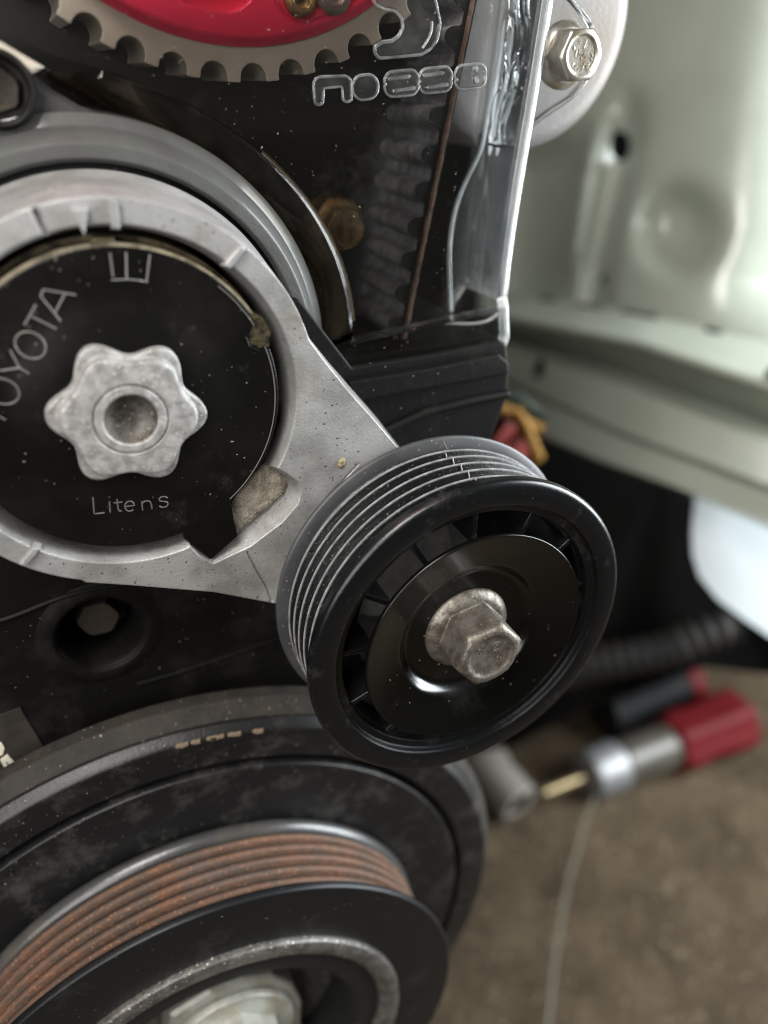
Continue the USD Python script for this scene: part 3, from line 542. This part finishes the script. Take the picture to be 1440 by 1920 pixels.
eb = thing("ear_bolt", v3(qq, 52), "dark hexagon bolt in the grey bracket ear at the picture's left edge", "bolt")
obj("head", loft([hexring(4.0, 30, y, qq, 6, i) for y, i in ((66, 0), (53.6, 0), (53.2, .3))] + [hexring(3, 30, 53.5, qq, 6, .3)]), m_darkbolt, eb)

# ---------------------------------------------------------------- clear timing cover
CY = 51.0
tc = thing("clear_timing_cover", v3((70, 0), CY), "clear plastic timing cover with raised lettering over the cam gear and belt", "engine cover")
rightedge = [(1040, -90), (1026, 0), (1010, 100), (992, 210), (972, 330), (956, 430), (946, 510), (941, 568)]
L2 = [(662, 622), (668, 600), (655, 540), (630, 470), (600, 420), (560, 350), (520, 300), (470, 270), (400, 225), (340, 190), (270, 158), (190, 128)]
def polar_fit_(pts, Y, deg, n):
    q = np.array([on(*p, Y) for p in pts]); th = np.unwrap(np.arctan2(q[:, 2] - CT[1], q[:, 0] - CT[0])); r = np.hypot(q[:, 2] - CT[1], q[:, 0] - CT[0])
    c = np.polyfit(th, r, deg); tt = np.linspace(th[0], th[-1], n); rr = np.polyval(c, tt)
    return np.stack([CT[0] + rr * np.cos(tt), np.full(n, float(Y)), CT[1] + rr * np.sin(tt)], -1)
pan = Polygon(uw([(-120, -140), (1040, -140)] + rightedge[1:] + [(935, 577), (800, 606), (665, 636)], CY) + [(p[0], p[2]) for p in polar_fit_(L2, CY, 3, 60)] + uw([(90, 100), (-120, -10)], CY))
obj("panel", prism(pan, CY, CY + 1.8), m_clear, tc)
e3 = smoothline([on(*p, CY + 0.8) for p in rightedge], 8)
obj("rounded_edge", tube(e3, 0.85, 14), m_edge, tc, smooth=70)
obj("rounded_edge", tube(e3 + np.array([1.5, .6, 0]), 0.42, 10), m_edge, tc, smooth=70)  # outer bead added as a second, thinner highlight line
obj("edge_face", thick(sheet(np.stack([e3 + np.array([.4, 0, 0]), e3 + np.array([1.5, .5, 0])])), .4), m_clear, tc, smooth=70)
# right side wall, running back from the edge
w0 = smoothline([on(*p, CY + 1.5) for p in rightedge], 6)
inner = [(975, -90), (958, 0), (940, 80), (928, 150), (912, 230), (905, 270), (876, 335), (850, 410), (843, 470), (843, 520), (846, 584)]
obj("side_wall", thick(sheet(np.stack([w0, w0 + np.array([-0.6, 11.0, 0]), w0 + np.array([-1.0, 22.0, 0])])), 1.4), m_clearwall, tc)
# inner flange foot of the wall, seen through the panel
foot = Polygon(uw(inner + [p for p in rightedge[::-1]], 70).copy() if False else (uw(inner, 70) + [(p[0] - .8, p[2]) for p in w0[::-1]]))
obj("foot_flange", prism(foot.buffer(0), 70, 72), m_clearwall, tc)
i3 = smoothline([on(*p, 70) for p in inner], 6); obj("foot_bead", tube(i3, 0.45, 8), m_edge, tc, smooth=70)
# bottom edge, lip and lower strip
b0 = smoothline([on(*p, CY + .9) for p in ((941, 568), (938, 577), (800, 606), (740, 621), (665, 637))], 6); obj("rounded_edge", tube(b0, 0.42, 10), m_edge, tc, smooth=70)
strip = Polygon(uw([(943, 560), (938, 577), (800, 606), (660, 638), (600, 660), (620, 725), (690, 712), (800, 688), (905, 664), (938, 652), (948, 630), (947, 590)], CY - 3.5))
obj("lower_lip", prism(strip.buffer(-1).buffer(1), CY - 4.5, CY - 2.8), m_clear, tc)
b1 = smoothline([on(*p, CY - 3.6) for p in ((640, 722), (700, 710), (800, 688), (900, 665))], 6); obj("lip_edge", tube(b1, .55, 8), m_edge, tc, smooth=70)
b2 = smoothline([on(*p, CY - 2.6) for p in ((941, 560), (944, 580), (945, 610), (943, 640), (930, 655), (905, 664))], 6); obj("lip_edge", tube(b2, 1.3, 10), m_edge, tc, smooth=70)
shelf = np.stack([smoothline([on(*p, CY + .5) for p in ((938, 577), (800, 606), (660, 638))], 6), smoothline([on(*p, CY - 3.2) for p in ((940, 585), (800, 615), (658, 648))], 6)]); obj("shelf", thick(sheet(shelf), 1.0), m_clear, tc)
# scalloped wall round the tensioner
L1 = [(600, 640), (618, 590), (610, 540), (580, 480), (540, 440), (480, 400), (430, 350), (370, 310), (290, 260), (215, 215), (180, 185), (115, 150), (86, 128)]
def resample(pts, n):
    s = smoothline(pts, 10); d = np.r_[0, np.cumsum(np.linalg.norm(np.diff(s, axis=0), axis=1))]
    return np.stack([np.interp(np.linspace(0, d[-1], n), d, s[:, k]) for k in range(3)], -1)
a2, a1 = polar_fit_(L2, CY + .4, 3, 120), polar_fit_(L1, 62, 4, 120)
mid = a2 * .45 + a1 * .55 + np.array([0, -2.2, 0])
obj("scallop_wall", thick(sheet(np.stack([a2, a2 * .75 + mid * .25 + np.array([0, .3, 0]), mid, mid * .3 + a1 * .7 + np.array([0, -.4, 0]), a1])), 1.5), m_clearamber, tc, smooth=70)
obj("scallop_edge", tube(a1, 0.4, 8), m_amberedge, tc, smooth=70)
fl_ = np.stack([a1, a1 + (np.array([CT[0], 58, CT[1]]) - a1) * 0.13]); obj("scallop_flange", thick(sheet(fl_), 1.5), m_clearamber, tc)
a2b = a2[4:70]; obj("scallop_edge", tube(a2b, 0.4, 8), m_amberedge, tc, smooth=70)
# raised lettering
ZS, ZO = 1440 / 380, (560, 90)
def zp(pts): return uw([(ZO[0] + x / ZS, ZO[1] + y / ZS) for x, y in pts], CY - .5)
def rbox(a, b, c, d, r): 
    p = Polygon(zp([a, b, c, d])); return p.buffer(-r).buffer(r, 12)
glyphs = []
nn = Polygon(zp([(108, 255), (118, 225), (150, 205), (335, 198), (372, 222), (378, 375), (338, 385), (318, 370), (312, 272), (180, 285), (174, 395), (140, 405), (118, 395)])).buffer(-.3).buffer(.6).buffer(-.3)
glyphs.append(nn)
oo = rbox((380, 200), (596, 178), (612, 348), (388, 378), 2.2).difference(rbox((432, 262), (575, 246), (578, 296), (438, 312), 0.9)); glyphs.append(oo)
def two(x0, x1, yt, yb, sl):                # a 2 with closed bowls, nicked at the waist and slit on both sides
    ym = (yt + yb) / 2
    p = rbox((x0, yt), (x1, yt + sl), (x1, yb + sl), (x0, yb), 1.9)
    nick = Polygon(zp([(x0 - 12, ym - 16), (x0 + 16, ym), (x0 - 12, ym + 16)])); nick2 = Polygon(zp([(x1 + 10, ym + sl - 4), (x1 - 16, ym + sl + 12), (x1 + 10, ym + sl + 26)]))
    s1 = LineString(zp([(x0 + 30, ym - 42), (x1 - 62, ym - 42 + sl * .8)])).buffer(.16); s2 = LineString(zp([(x0 + 60, ym + 44), (x1 - 30, ym + 44 + sl)])).buffer(.16)
    return p.difference(nick).difference(nick2).difference(s1).difference(s2).buffer(-.12).buffer(.24).buffer(-.12)
glyphs.append(two(612, 856, 172, 352, -22)); glyphs.append(two(858, 1094, 150, 326, -22))
p3 = rbox((1112, 128), (1338, 104), (1332, 276), (1112, 300), 1.9)
p3 = p3.difference(Polygon(zp([(1096, 212), (1140, 224), (1096, 240)]))).difference(LineString(zp([(1268, 138), (1268, 152)])).buffer(.3)).difference(LineString(zp([(1264, 214), (1266, 234)])).buffer(.3)).difference(Polygon(zp([(1350, 172), (1318, 180), (1350, 192)])))
glyphs.append(p3)
for gph in glyphs:
    for q in polys(gph):
        L = [np.array(q.exterior.coords)] + [np.array(i.coords) for i in q.interiors]
        base = prism(q.buffer(-.25), CY - .55, CY)
        gp_ = obj("raised_letter", base, m_letter, tc)
        for k, ln in enumerate(L):
            s = LineString(ln); pts = [s.interpolate(d) for d in np.linspace(0, s.length, max(24, int(s.length / .5)))]
            obj("letter_bead", tube([(p.x, CY - .25, p.y) for p in pts], 0.28, 8, caps=False), m_bead, gp_, smooth=70)
hook = Polygon(uw([(703, 88), (716, 79), (735, 77), (748, 68), (757, 52), (754, 34), (742, 20), (722, 17), (706, 10), (698, -6), (694, -40), (800, -40), (818, 5), (826, 45), (820, 75), (806, 93), (790, 102), (750, 106), (712, 109), (704, 100)], CY - .6)).buffer(-.5).buffer(1).buffer(-.5)
hk = obj("raised_emblem", prism(hook.buffer(-.4), CY - .8, CY), m_letter, tc)
s = hook.exterior; pts = [s.interpolate(d) for d in np.linspace(0, s.length, 140)]
obj("emblem_bead", tube([(p.x, CY - .35, p.y) for p in pts], 0.36, 8, caps=False), m_bead, hk, smooth=70)
obj("emblem_groove", tube(smoothline([on(*p, CY - .9) for p in ((809, 40), (808, 60), (800, 78), (792, 90))]), 0.28, 6), m_bead, hk, smooth=70)
# crinkled inner rib beside the wall
def rib_row(y, f):
    return [on(px, py, y) + np.array([0, 1.5 * math.sin(k * 1.25 + f * .35) + .8 * math.sin(k * 2.3 - f * .6), 0]) for k, (px, py) in enumerate(((972, -30), (962, 0), (955, 40), (948, 80), (940, 120), (934, 160), (926, 200), (918, 240), (912, 272)))]
rows = [smoothline([p + np.array([dx, 0, 0]) for p in rib_row(66 - abs(dx) * .4, dx)], 5) for dx in (0, 1.6, 3.4, 5.2, 7.0)]
obj("crinkled_rib", thick(sheet(np.stack(rows)), 0.9), m_clearsolid, tc, smooth=70)
earp = Polygon(uw([(1015, -40), (1060, -10), (1085, 18), (1105, 45), (1113, 75), (1112, 110), (1100, 145), (1070, 180), (1030, 205), (985, 238), (990, 180)], 60)).buffer(0)
obj("ear", prism(earp, 59, 61.5), m_clear, tc)
ee = [on(*p, 60) for p in ((1060, -12), (1085, 16), (1105, 45), (1113, 75), (1112, 110), (1100, 146), (1070, 182), (1030, 210), (992, 240))]
obj("ear_edge", tube(smoothline(ee), 0.6, 8), m_clearsolid, tc, smooth=70)

q = on(1062, 104, 57); qq = (q[0], q[2])
eb2 = thing("cover_ear_bolt", v3(qq, 57), "shiny steel flange bolt through the ear of the clear cover at upper right", "bolt")
obj("flange", at_axis(lathe([(0, 59), (6.9, 59), (7.1, 58.2), (6.7, 57.4), (5.6, 56.4), (0, 56.2)], 80), qq), m_zinc, eb2)
hd = obj("head", loft([hexring(5.9, 16, y, qq, 8, i) for y, i in ((57.5, 0), (51.8, 0), (51.3, .25))] + [hexring(5.8, 16, 50.9, qq, 8, .75), hexring(4.7, 16, 50.8, qq, 8, .6), hexring(4.4, 16, 51.2, qq, 8, .58), hexring(2, 16, 51.2, qq, 8, .26)]), m_zinc, eb2, smooth=28)
hc = np.array([qq[0], 51.15, qq[1]])
def onh(*pts): return tube([hc + np.array([x, 0, z]) for x, z in pts], .14, 5)
obj("stamped_mark", cat(onh((-.2, 3.0), (.3, 3.4), (.1, 1.2)), onh((-1.8, 2.4), (-.9, 2.7), (-1.3, 1.9)), onh((-2.6, 1.2), (-2.2, .4)), onh((-1.6, .6), (-1.5, -.8)), onh((-.9, .9), (-.7, -.8), (.2, .8), (.2, -.9))), m_zinc, hd)
obj("stamped_mark", cat(onh((1.2, -2.6), (1.5, -1.0), (2.4, -2.5), (2.7, -1.0)), onh((2.4, 1.0), (3.2, .3)), onh((2.6, .1), (3.3, -.5)), onh((-1.6, -2.6), (-1.3, -1.8)), onh((-.8, -2.9), (-.4, -2.2), (-.9, -2.1)), onh((.6, .2), (1.6, .7), (1.2, -.2))), m_zinc, hd)

hs = single("alloy_housing", at_axis(lathe([(0, 110), (31, 110), (31, 80), (30.4, 77.5), (28.6, 76.2), (26, 75.6), (12, 75), (0, 75)], 120), (117.5, 39.5)), m_boss, v3((117.5, 39.5), 75), "rounded pinkish grey alloy housing behind the steel bolt at upper right", "housing", smooth=40)
# ---------------------------------------------------------------- car body beyond the engine
def lerp(x, xs, ys): return np.interp(x, xs, ys)
from scipy.interpolate import PchipInterpolator
_zf = PchipInterpolator([800, 900, 1080, 1250, 1440, 1700], [688, 640, 565, 512, 474, 440])
def zfar(px): return _zf(px)
ap = thing("inner_wing", far(1200, 500, 530), "pale green painted inner wing panel with holes and dimple, out of focus beyond the engine", "car body panel")
gx_, gy_ = np.arange(900, 1570, 5.0), np.arange(-130, 566, 5.0)
PXg, PYg = np.meshgrid(gx_, gy_, indexing="ij")
tt = (PXg - 960) / 480
seam_y = lerp(PXg, [900, 960, 1200, 1440, 1570], [540, 548, 585, 640, 672])
PYg = PYg / 565 * np.where(PYg > 0, seam_y, 565)
Zg = zfar(PXg)
gau = lambda d, s: np.exp(-(d / s) ** 2)
vx = lerp(PYg, [100, 270, 480, 560], [1185, 1160, 1115, 1105])                  # long pressed groove running down the panel
Zg = Zg + 15 * gau(PXg - vx - 8, 26) * lerp(PYg, [150, 260, 520], [0, 1, 1])
rx = lerp(PYg, [200, 330, 480, 560], [1130, 1095, 1070, 1060])                  # ridge left of the groove
Zg = Zg - 12 * gau(PXg - rx, 22) * lerp(PYg, [200, 300, 470, 520], [0, 1, 1, 0.2])
Zg = Zg + 50 * gau(PXg - 985, 75) * lerp(PYg, [180, 320, 560], [0, 1, .8])        # hollow behind the engine
Zg = Zg + 20 * np.exp(-(np.hypot(PXg - 1272, (PYg - 430) * .9) / 66) ** 3)   # round dimple
fx = lerp(PYg, [-60, 200, 420, 600], [1440, 1400, 1375, 1290])                  # edge where the panel folds towards the viewer
Zg = Zg + (12 * np.log1p(np.exp(np.clip((PXg - fx - 20) / 22, -20, 20))) * .30) * np.clip((seam_y - PYg) / 110, 0, 1)
G = np.stack([[far(PXg[i, j], PYg[i, j], Zg[i, j]) for j in range(PXg.shape[1])] for i in range(PXg.shape[0])])
def keep(i, j):
    x, y = PXg[i, j], PYg[i, j]
    return ((x - 1159) / 19) ** 2 + ((y - 270) / 29) ** 2 > 1 and ((x - 1126) / 9) ** 2 + ((y - 522) / 11) ** 2 > 1
pm = sheet(G, keep)
obj("panel", thick(pm, 1.2) if pm.face_normals[:, 1].mean() < 0 else thick(trimesh.Trimesh(pm.vertices, pm.faces[:, ::-1], process=False), 1.2), m_fender, ap, smooth=True)
def strip_rows(rows):
    R = []
    for xs, ys, dz in rows:
        xx = np.linspace(900, 1560, 40); yy = lerp(xx, xs, ys)
        extra = (xx > 1440) * (xx - 1440) * (ys[-1] - ys[-2]) / max(1, xs[-1] - xs[-2])
        R.append([far(x, y + e, zfar(x) + dz) for x, y, e in zip(xx, yy, extra)])
    m = sheet(np.array(R))
    if m.face_normals[:, 1].mean() > 0: m.invert()
    return thick(m, 2.0)
obj("rail_ledge", strip_rows([([900, 960, 1200, 1440], [538, 546, 583, 638], 1), ([900, 960, 1200, 1440], [585, 598, 645, 722], -40)]), m_fender, ap, smooth=40)
obj("rail_channel", strip_rows([([900, 960, 1200, 1440], [585, 598, 645, 722], -40), ([900, 956, 1162, 1440], [615, 632, 692, 790], 8), ([900, 956, 1162, 1440], [635, 655, 720, 830], -30)]), m_fender, ap, smooth=50)
obj("rail_face", strip_rows([([900, 956, 1162, 1440], [635, 655, 720, 830], -30), ([900, 956, 1162, 1440], [690, 712, 806, 908], -34), ([900, 956, 1162, 1440], [696, 720, 818, 922], -22), ([900, 956, 1125, 1267, 1440], [765, 790, 862, 912, 985], -32), ([900, 956, 1125, 1267, 1440], [770, 796, 868, 918, 992], 10)]), m_fender, ap, smooth=40)
for x0, x1 in ((1012, 1042), (1086, 1126), (1168, 1230), (1322, 1352)):
    ys = lambda x: lerp(x, [960, 1200, 1440], [551, 588, 643])
    obj("seam_slot", tube(smoothline([far(x, ys(x) + 2, zfar(x) - 3.5) for x in np.linspace(x0, x1, 4)], 3), 1.6, 6), m_dark, ap)
for px, py, r in ((1011, 690, 7), (1444, 704, 6)):
    c = far(px, py, zfar(px) - 36); th = np.linspace(0, 2 * math.pi, 20, endpoint=False)
    d = c - CAMP; d /= np.linalg.norm(d); a = np.cross(d, [0, 0, 1]); a /= np.linalg.norm(a); b = np.cross(a, d)
    obj("rail_hole", loft([np.array([c - d * 1 + .45 * r * a * math.cos(k) + r * b * math.sin(k) for k in th]), np.array([c + d * 1.5 + .45 * r * a * math.cos(k) + r * b * math.sin(k) for k in th])]), m_dark, ap)
# bracket below the rail, daylight put into its pale colour and slant
wpts = [(1262, 902), (1300, 925), (1297, 1000), (1299, 1042), (1312, 1082), (1346, 1124), (1392, 1160), (1450, 1198), (1600, 1290), (1600, 1040), (1440, 965), (1340, 930)]
wz = lambda px: zfar(px) + 10 + lerp(px, [1300, 1600], [0, 40])
wp_ = Polygon(wpts); ctr = wp_.representative_point()
tri2 = trimesh.creation.triangulate_polygon(wp_.segmentize(18), engine="earcut") if False else None
W = np.array([[far(lerp(k, [0, 1], [a, b]), y, wz(lerp(k, [0, 1], [a, b]))) for k in np.linspace(0, 1, 30)] for y, a, b in [(850, 1255, 1600), (905, 1262, 1600), (935, 1302, 1600), (1000, 1297, 1600), (1042, 1299, 1600), (1082, 1312, 1600), (1124, 1346, 1600), (1160, 1394, 1600), (1198, 1450, 1600), (1260, 1540, 1600)]])
wm = sheet(W)
if wm.face_normals[:, 1].mean() > 0: wm.invert()
single("front_bracket", thick(wm, 2.0), m_white, far(1400, 1050, 440), "body bracket with daylight put into its pale colour, hanging below the inner wing rail at right edge", "car body panel", smooth=40)

def blob_sheet(pts, zf):
    P = Polygon(pts).buffer(-30).buffer(50).buffer(-20).segmentize(40)
    v, f = trimesh.creation.triangulate_polygon(P, engine="earcut")
    m = trimesh.Trimesh(np.array([far(x, y, zf(x, y)) for x, y in v]), f, process=False)
    if m.face_normals[:, 1].mean() > 0: m.invert()
    return m
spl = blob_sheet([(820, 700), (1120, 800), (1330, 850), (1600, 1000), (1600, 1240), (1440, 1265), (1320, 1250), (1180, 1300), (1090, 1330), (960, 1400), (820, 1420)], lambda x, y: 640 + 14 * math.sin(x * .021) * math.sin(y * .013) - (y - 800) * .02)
single("splash_shield", thick(spl, 3.0), m_dark, far(1150, 1050, 640), "splash shield with the shadow put into its near-black colour, under the inner wing rail", "splash shield", smooth=60)  # near-black sheet stands in for the shaded gap below the rail
bk = [world(p) for p in (far(700, 500, 760), far(1700, 500, 760))]
single("hole_backing", thick(blob_sheet([(300, -400), (1800, -400), (1800, 700), (1600, 800), (900, 800), (300, 800)], lambda x, y: 760), 3.0), m_dark, far(1150, 200, 760), "near-black backing sheet added behind the inner wing to darken its holes", "car body panel")  # sheet added only so the wing holes look dark

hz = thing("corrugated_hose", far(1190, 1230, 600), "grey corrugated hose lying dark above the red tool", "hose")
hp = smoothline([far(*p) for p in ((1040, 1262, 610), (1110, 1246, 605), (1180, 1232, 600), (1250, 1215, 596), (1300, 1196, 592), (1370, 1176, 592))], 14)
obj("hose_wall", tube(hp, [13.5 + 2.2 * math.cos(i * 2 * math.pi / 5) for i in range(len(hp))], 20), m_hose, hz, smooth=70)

wc = thing("wiring_connector", far(950, 815, 420), "red wiring connector with yellow sleeve just right of the lower cover's edge", "connector")
c = far(948, 826, 420)
rb = trimesh.creation.box((26, 16, 18)); rb = rb.subdivide().subdivide(); rb.vertices *= (1 - .06 * (np.abs(rb.vertices) / rb.bounds[1]).prod(axis=1))[:, None]
rb.apply_transform(trimesh.transformations.rotation_matrix(.5, [0, 1, 0])); rb.apply_translation(c); obj("plug_body", rb, m_redplug, wc)
obj("wire_sleeve", tube(smoothline([far(*p) for p in ((965, 770, 415), (985, 800, 412), (998, 832, 408), (1012, 862, 404))]), 3.2, 10), m_yellow, wc)
obj("wire_sleeve", tube(smoothline([far(*p) for p in ((930, 765, 425), (965, 778, 425), (1000, 800, 425), (1018, 806, 425))]), 3.0, 10), m_yellow, wc)
obj("wire", tube(smoothline([far(*p) for p in ((930, 745, 440), (975, 750, 440), (1000, 770, 440), (1020, 780, 440))]), 3.4, 10), m_green, wc)

# ---------------------------------------------------------------- things on the floor
def along(p0, p1, prof, n=40):
    """prof (s, r): s in mm from p0 towards p1, turned about that line."""
    d = p1 - p0; d = d / np.linalg.norm(d); a = np.cross(d, UP); a /= np.linalg.norm(a); b = np.cross(a, d); th = np.linspace(0, 2 * math.pi, n, endpoint=False)
    return loft([np.array([p0 + d * s + r * (a * math.cos(t) + b * math.sin(t)) for t in th]) for s, r in prof])
A, B = floor_at(1018, 1487, 19), floor_at(1388, 1345, 24)
LT = np.linalg.norm(B - A)
tl = thing("red_handled_tool", (A + B) / 2 - UP * 20, "red handled tool with smoky body, chrome collar and brass tip lying on the floor", "hand tool")
obj("tip", along(A, B, [(0, 3.6), (0.3, 4.6), (LT * .21, 4.8), (LT * .22, 5.6)], 24), m_toolbrass, tl, smooth=40)
obj("collar", along(A, B, [(LT * .205, 14), (LT * .21, 20), (LT * .225, 22), (LT * .345, 22.5), (LT * .36, 20), (LT * .365, 12)], 40), m_chrome, tl, smooth=40)
obj("tool_body", along(A, B, [(LT * .36, 18), (LT * .37, 20), (LT * .62, 21), (LT * .64, 18)], 40), m_toolgrey, tl, smooth=40)
d = (B - A) / LT; a = np.cross(d, UP); a /= np.linalg.norm(a); b = np.cross(a, d)
rings = []
for s, r in [(.60, 16), (.61, 25), (.66, 29), (.74, 26), (.82, 27), (.92, 30), (.98, 28), (1.0, 18)]:
    rings.append(np.array([A + d * LT * s + (r * (1 + .06 * math.cos(6 * t))) * (a * math.cos(t) + b * math.sin(t)) for t in np.linspace(0, 2 * math.pi, 48, endpoint=False)]))
obj("grip", loft(rings), m_redtool, tl, smooth=50)
A2, B2 = floor_at(1095, 1352, 30), floor_at(1300, 1275, 30); L2_ = np.linalg.norm(B2 - A2)
t2 = thing("black_and_red_tool", (A2 + B2) / 2 - UP * 25, "black tool with a red end lying on the floor behind the red handled one", "hand tool")
obj("grip", along(A2, B2, [(L2_ * .15, 12), (L2_ * .17, 22), (L2_ * .5, 24), (L2_ * .55, 20), (L2_ * .95, 21), (L2_, 15)], 32), m_blacktool, t2, smooth=40)
obj("trim", along(A2, B2, [(L2_ * .84, 18), (L2_ * .85, 22.5), (L2_ * .98, 22), (L2_ * 1.0, 16)], 32), m_redtool, t2, smooth=40)

S0, S1 = floor_at(905, 1425, 26), floor_at(975, 1508, 20)
sd = (S1 - S0) / np.linalg.norm(S1 - S0); S0 = S1 - sd * 82
slv = thing("alloy_sleeve", (S0 + S1) / 2 - UP * 18, "grey alloy sleeve with round end hole lying on the floor below the pulley", "metal sleeve")
Ls = 82
obj("sleeve_wall", along(S0, S1, [(0, 20), (2, 22), (Ls * .5, 20.5), (Ls * .62, 18), (Ls - 1.5, 18.5), (Ls, 17.5), (Ls, 11.5), (Ls - 4, 11.0), (Ls - 4, 1)], 48), m_sleeve, slv, smooth=35)
obj("bore", along(S0, S1, [(Ls - 5, 1), (Ls - 5, 11.2), (Ls - 1.2, 11.2), (Ls - 1.2, 10.6), (Ls - 3.6, 10.4), (Ls - 3.6, 1)], 48), m_dark, slv, smooth=35)  # shade inside the sleeve hole put into a near-black lining

sp = smoothline([floor_at(px, py, h) for px, py, h in ((1118, 1488, 12), (1106, 1520, 8), (1085, 1590, 5), (1068, 1650, 5), (1052, 1730, 6), (1042, 1800, 6), (1034, 1870, 6), (1026, 1960, 5))], 10)
sv = []
for i, p in enumerate(sp):
    tdir = np.gradient(sp, axis=0)[i]; sdv = np.cross(tdir, UP); sdv /= np.linalg.norm(sdv)
    sv.append([p - sdv * 1.1, p - sdv * 1.1 + UP * 1.0, p + sdv * 1.1 + UP * 1.0, p + sdv * 1.1])
single("plastic_strap", loft([np.array(s) for s in sv]), m_strap, sp[20], "thin grey plastic strap trailing over the floor from the tool's collar", "strap", smooth=30)
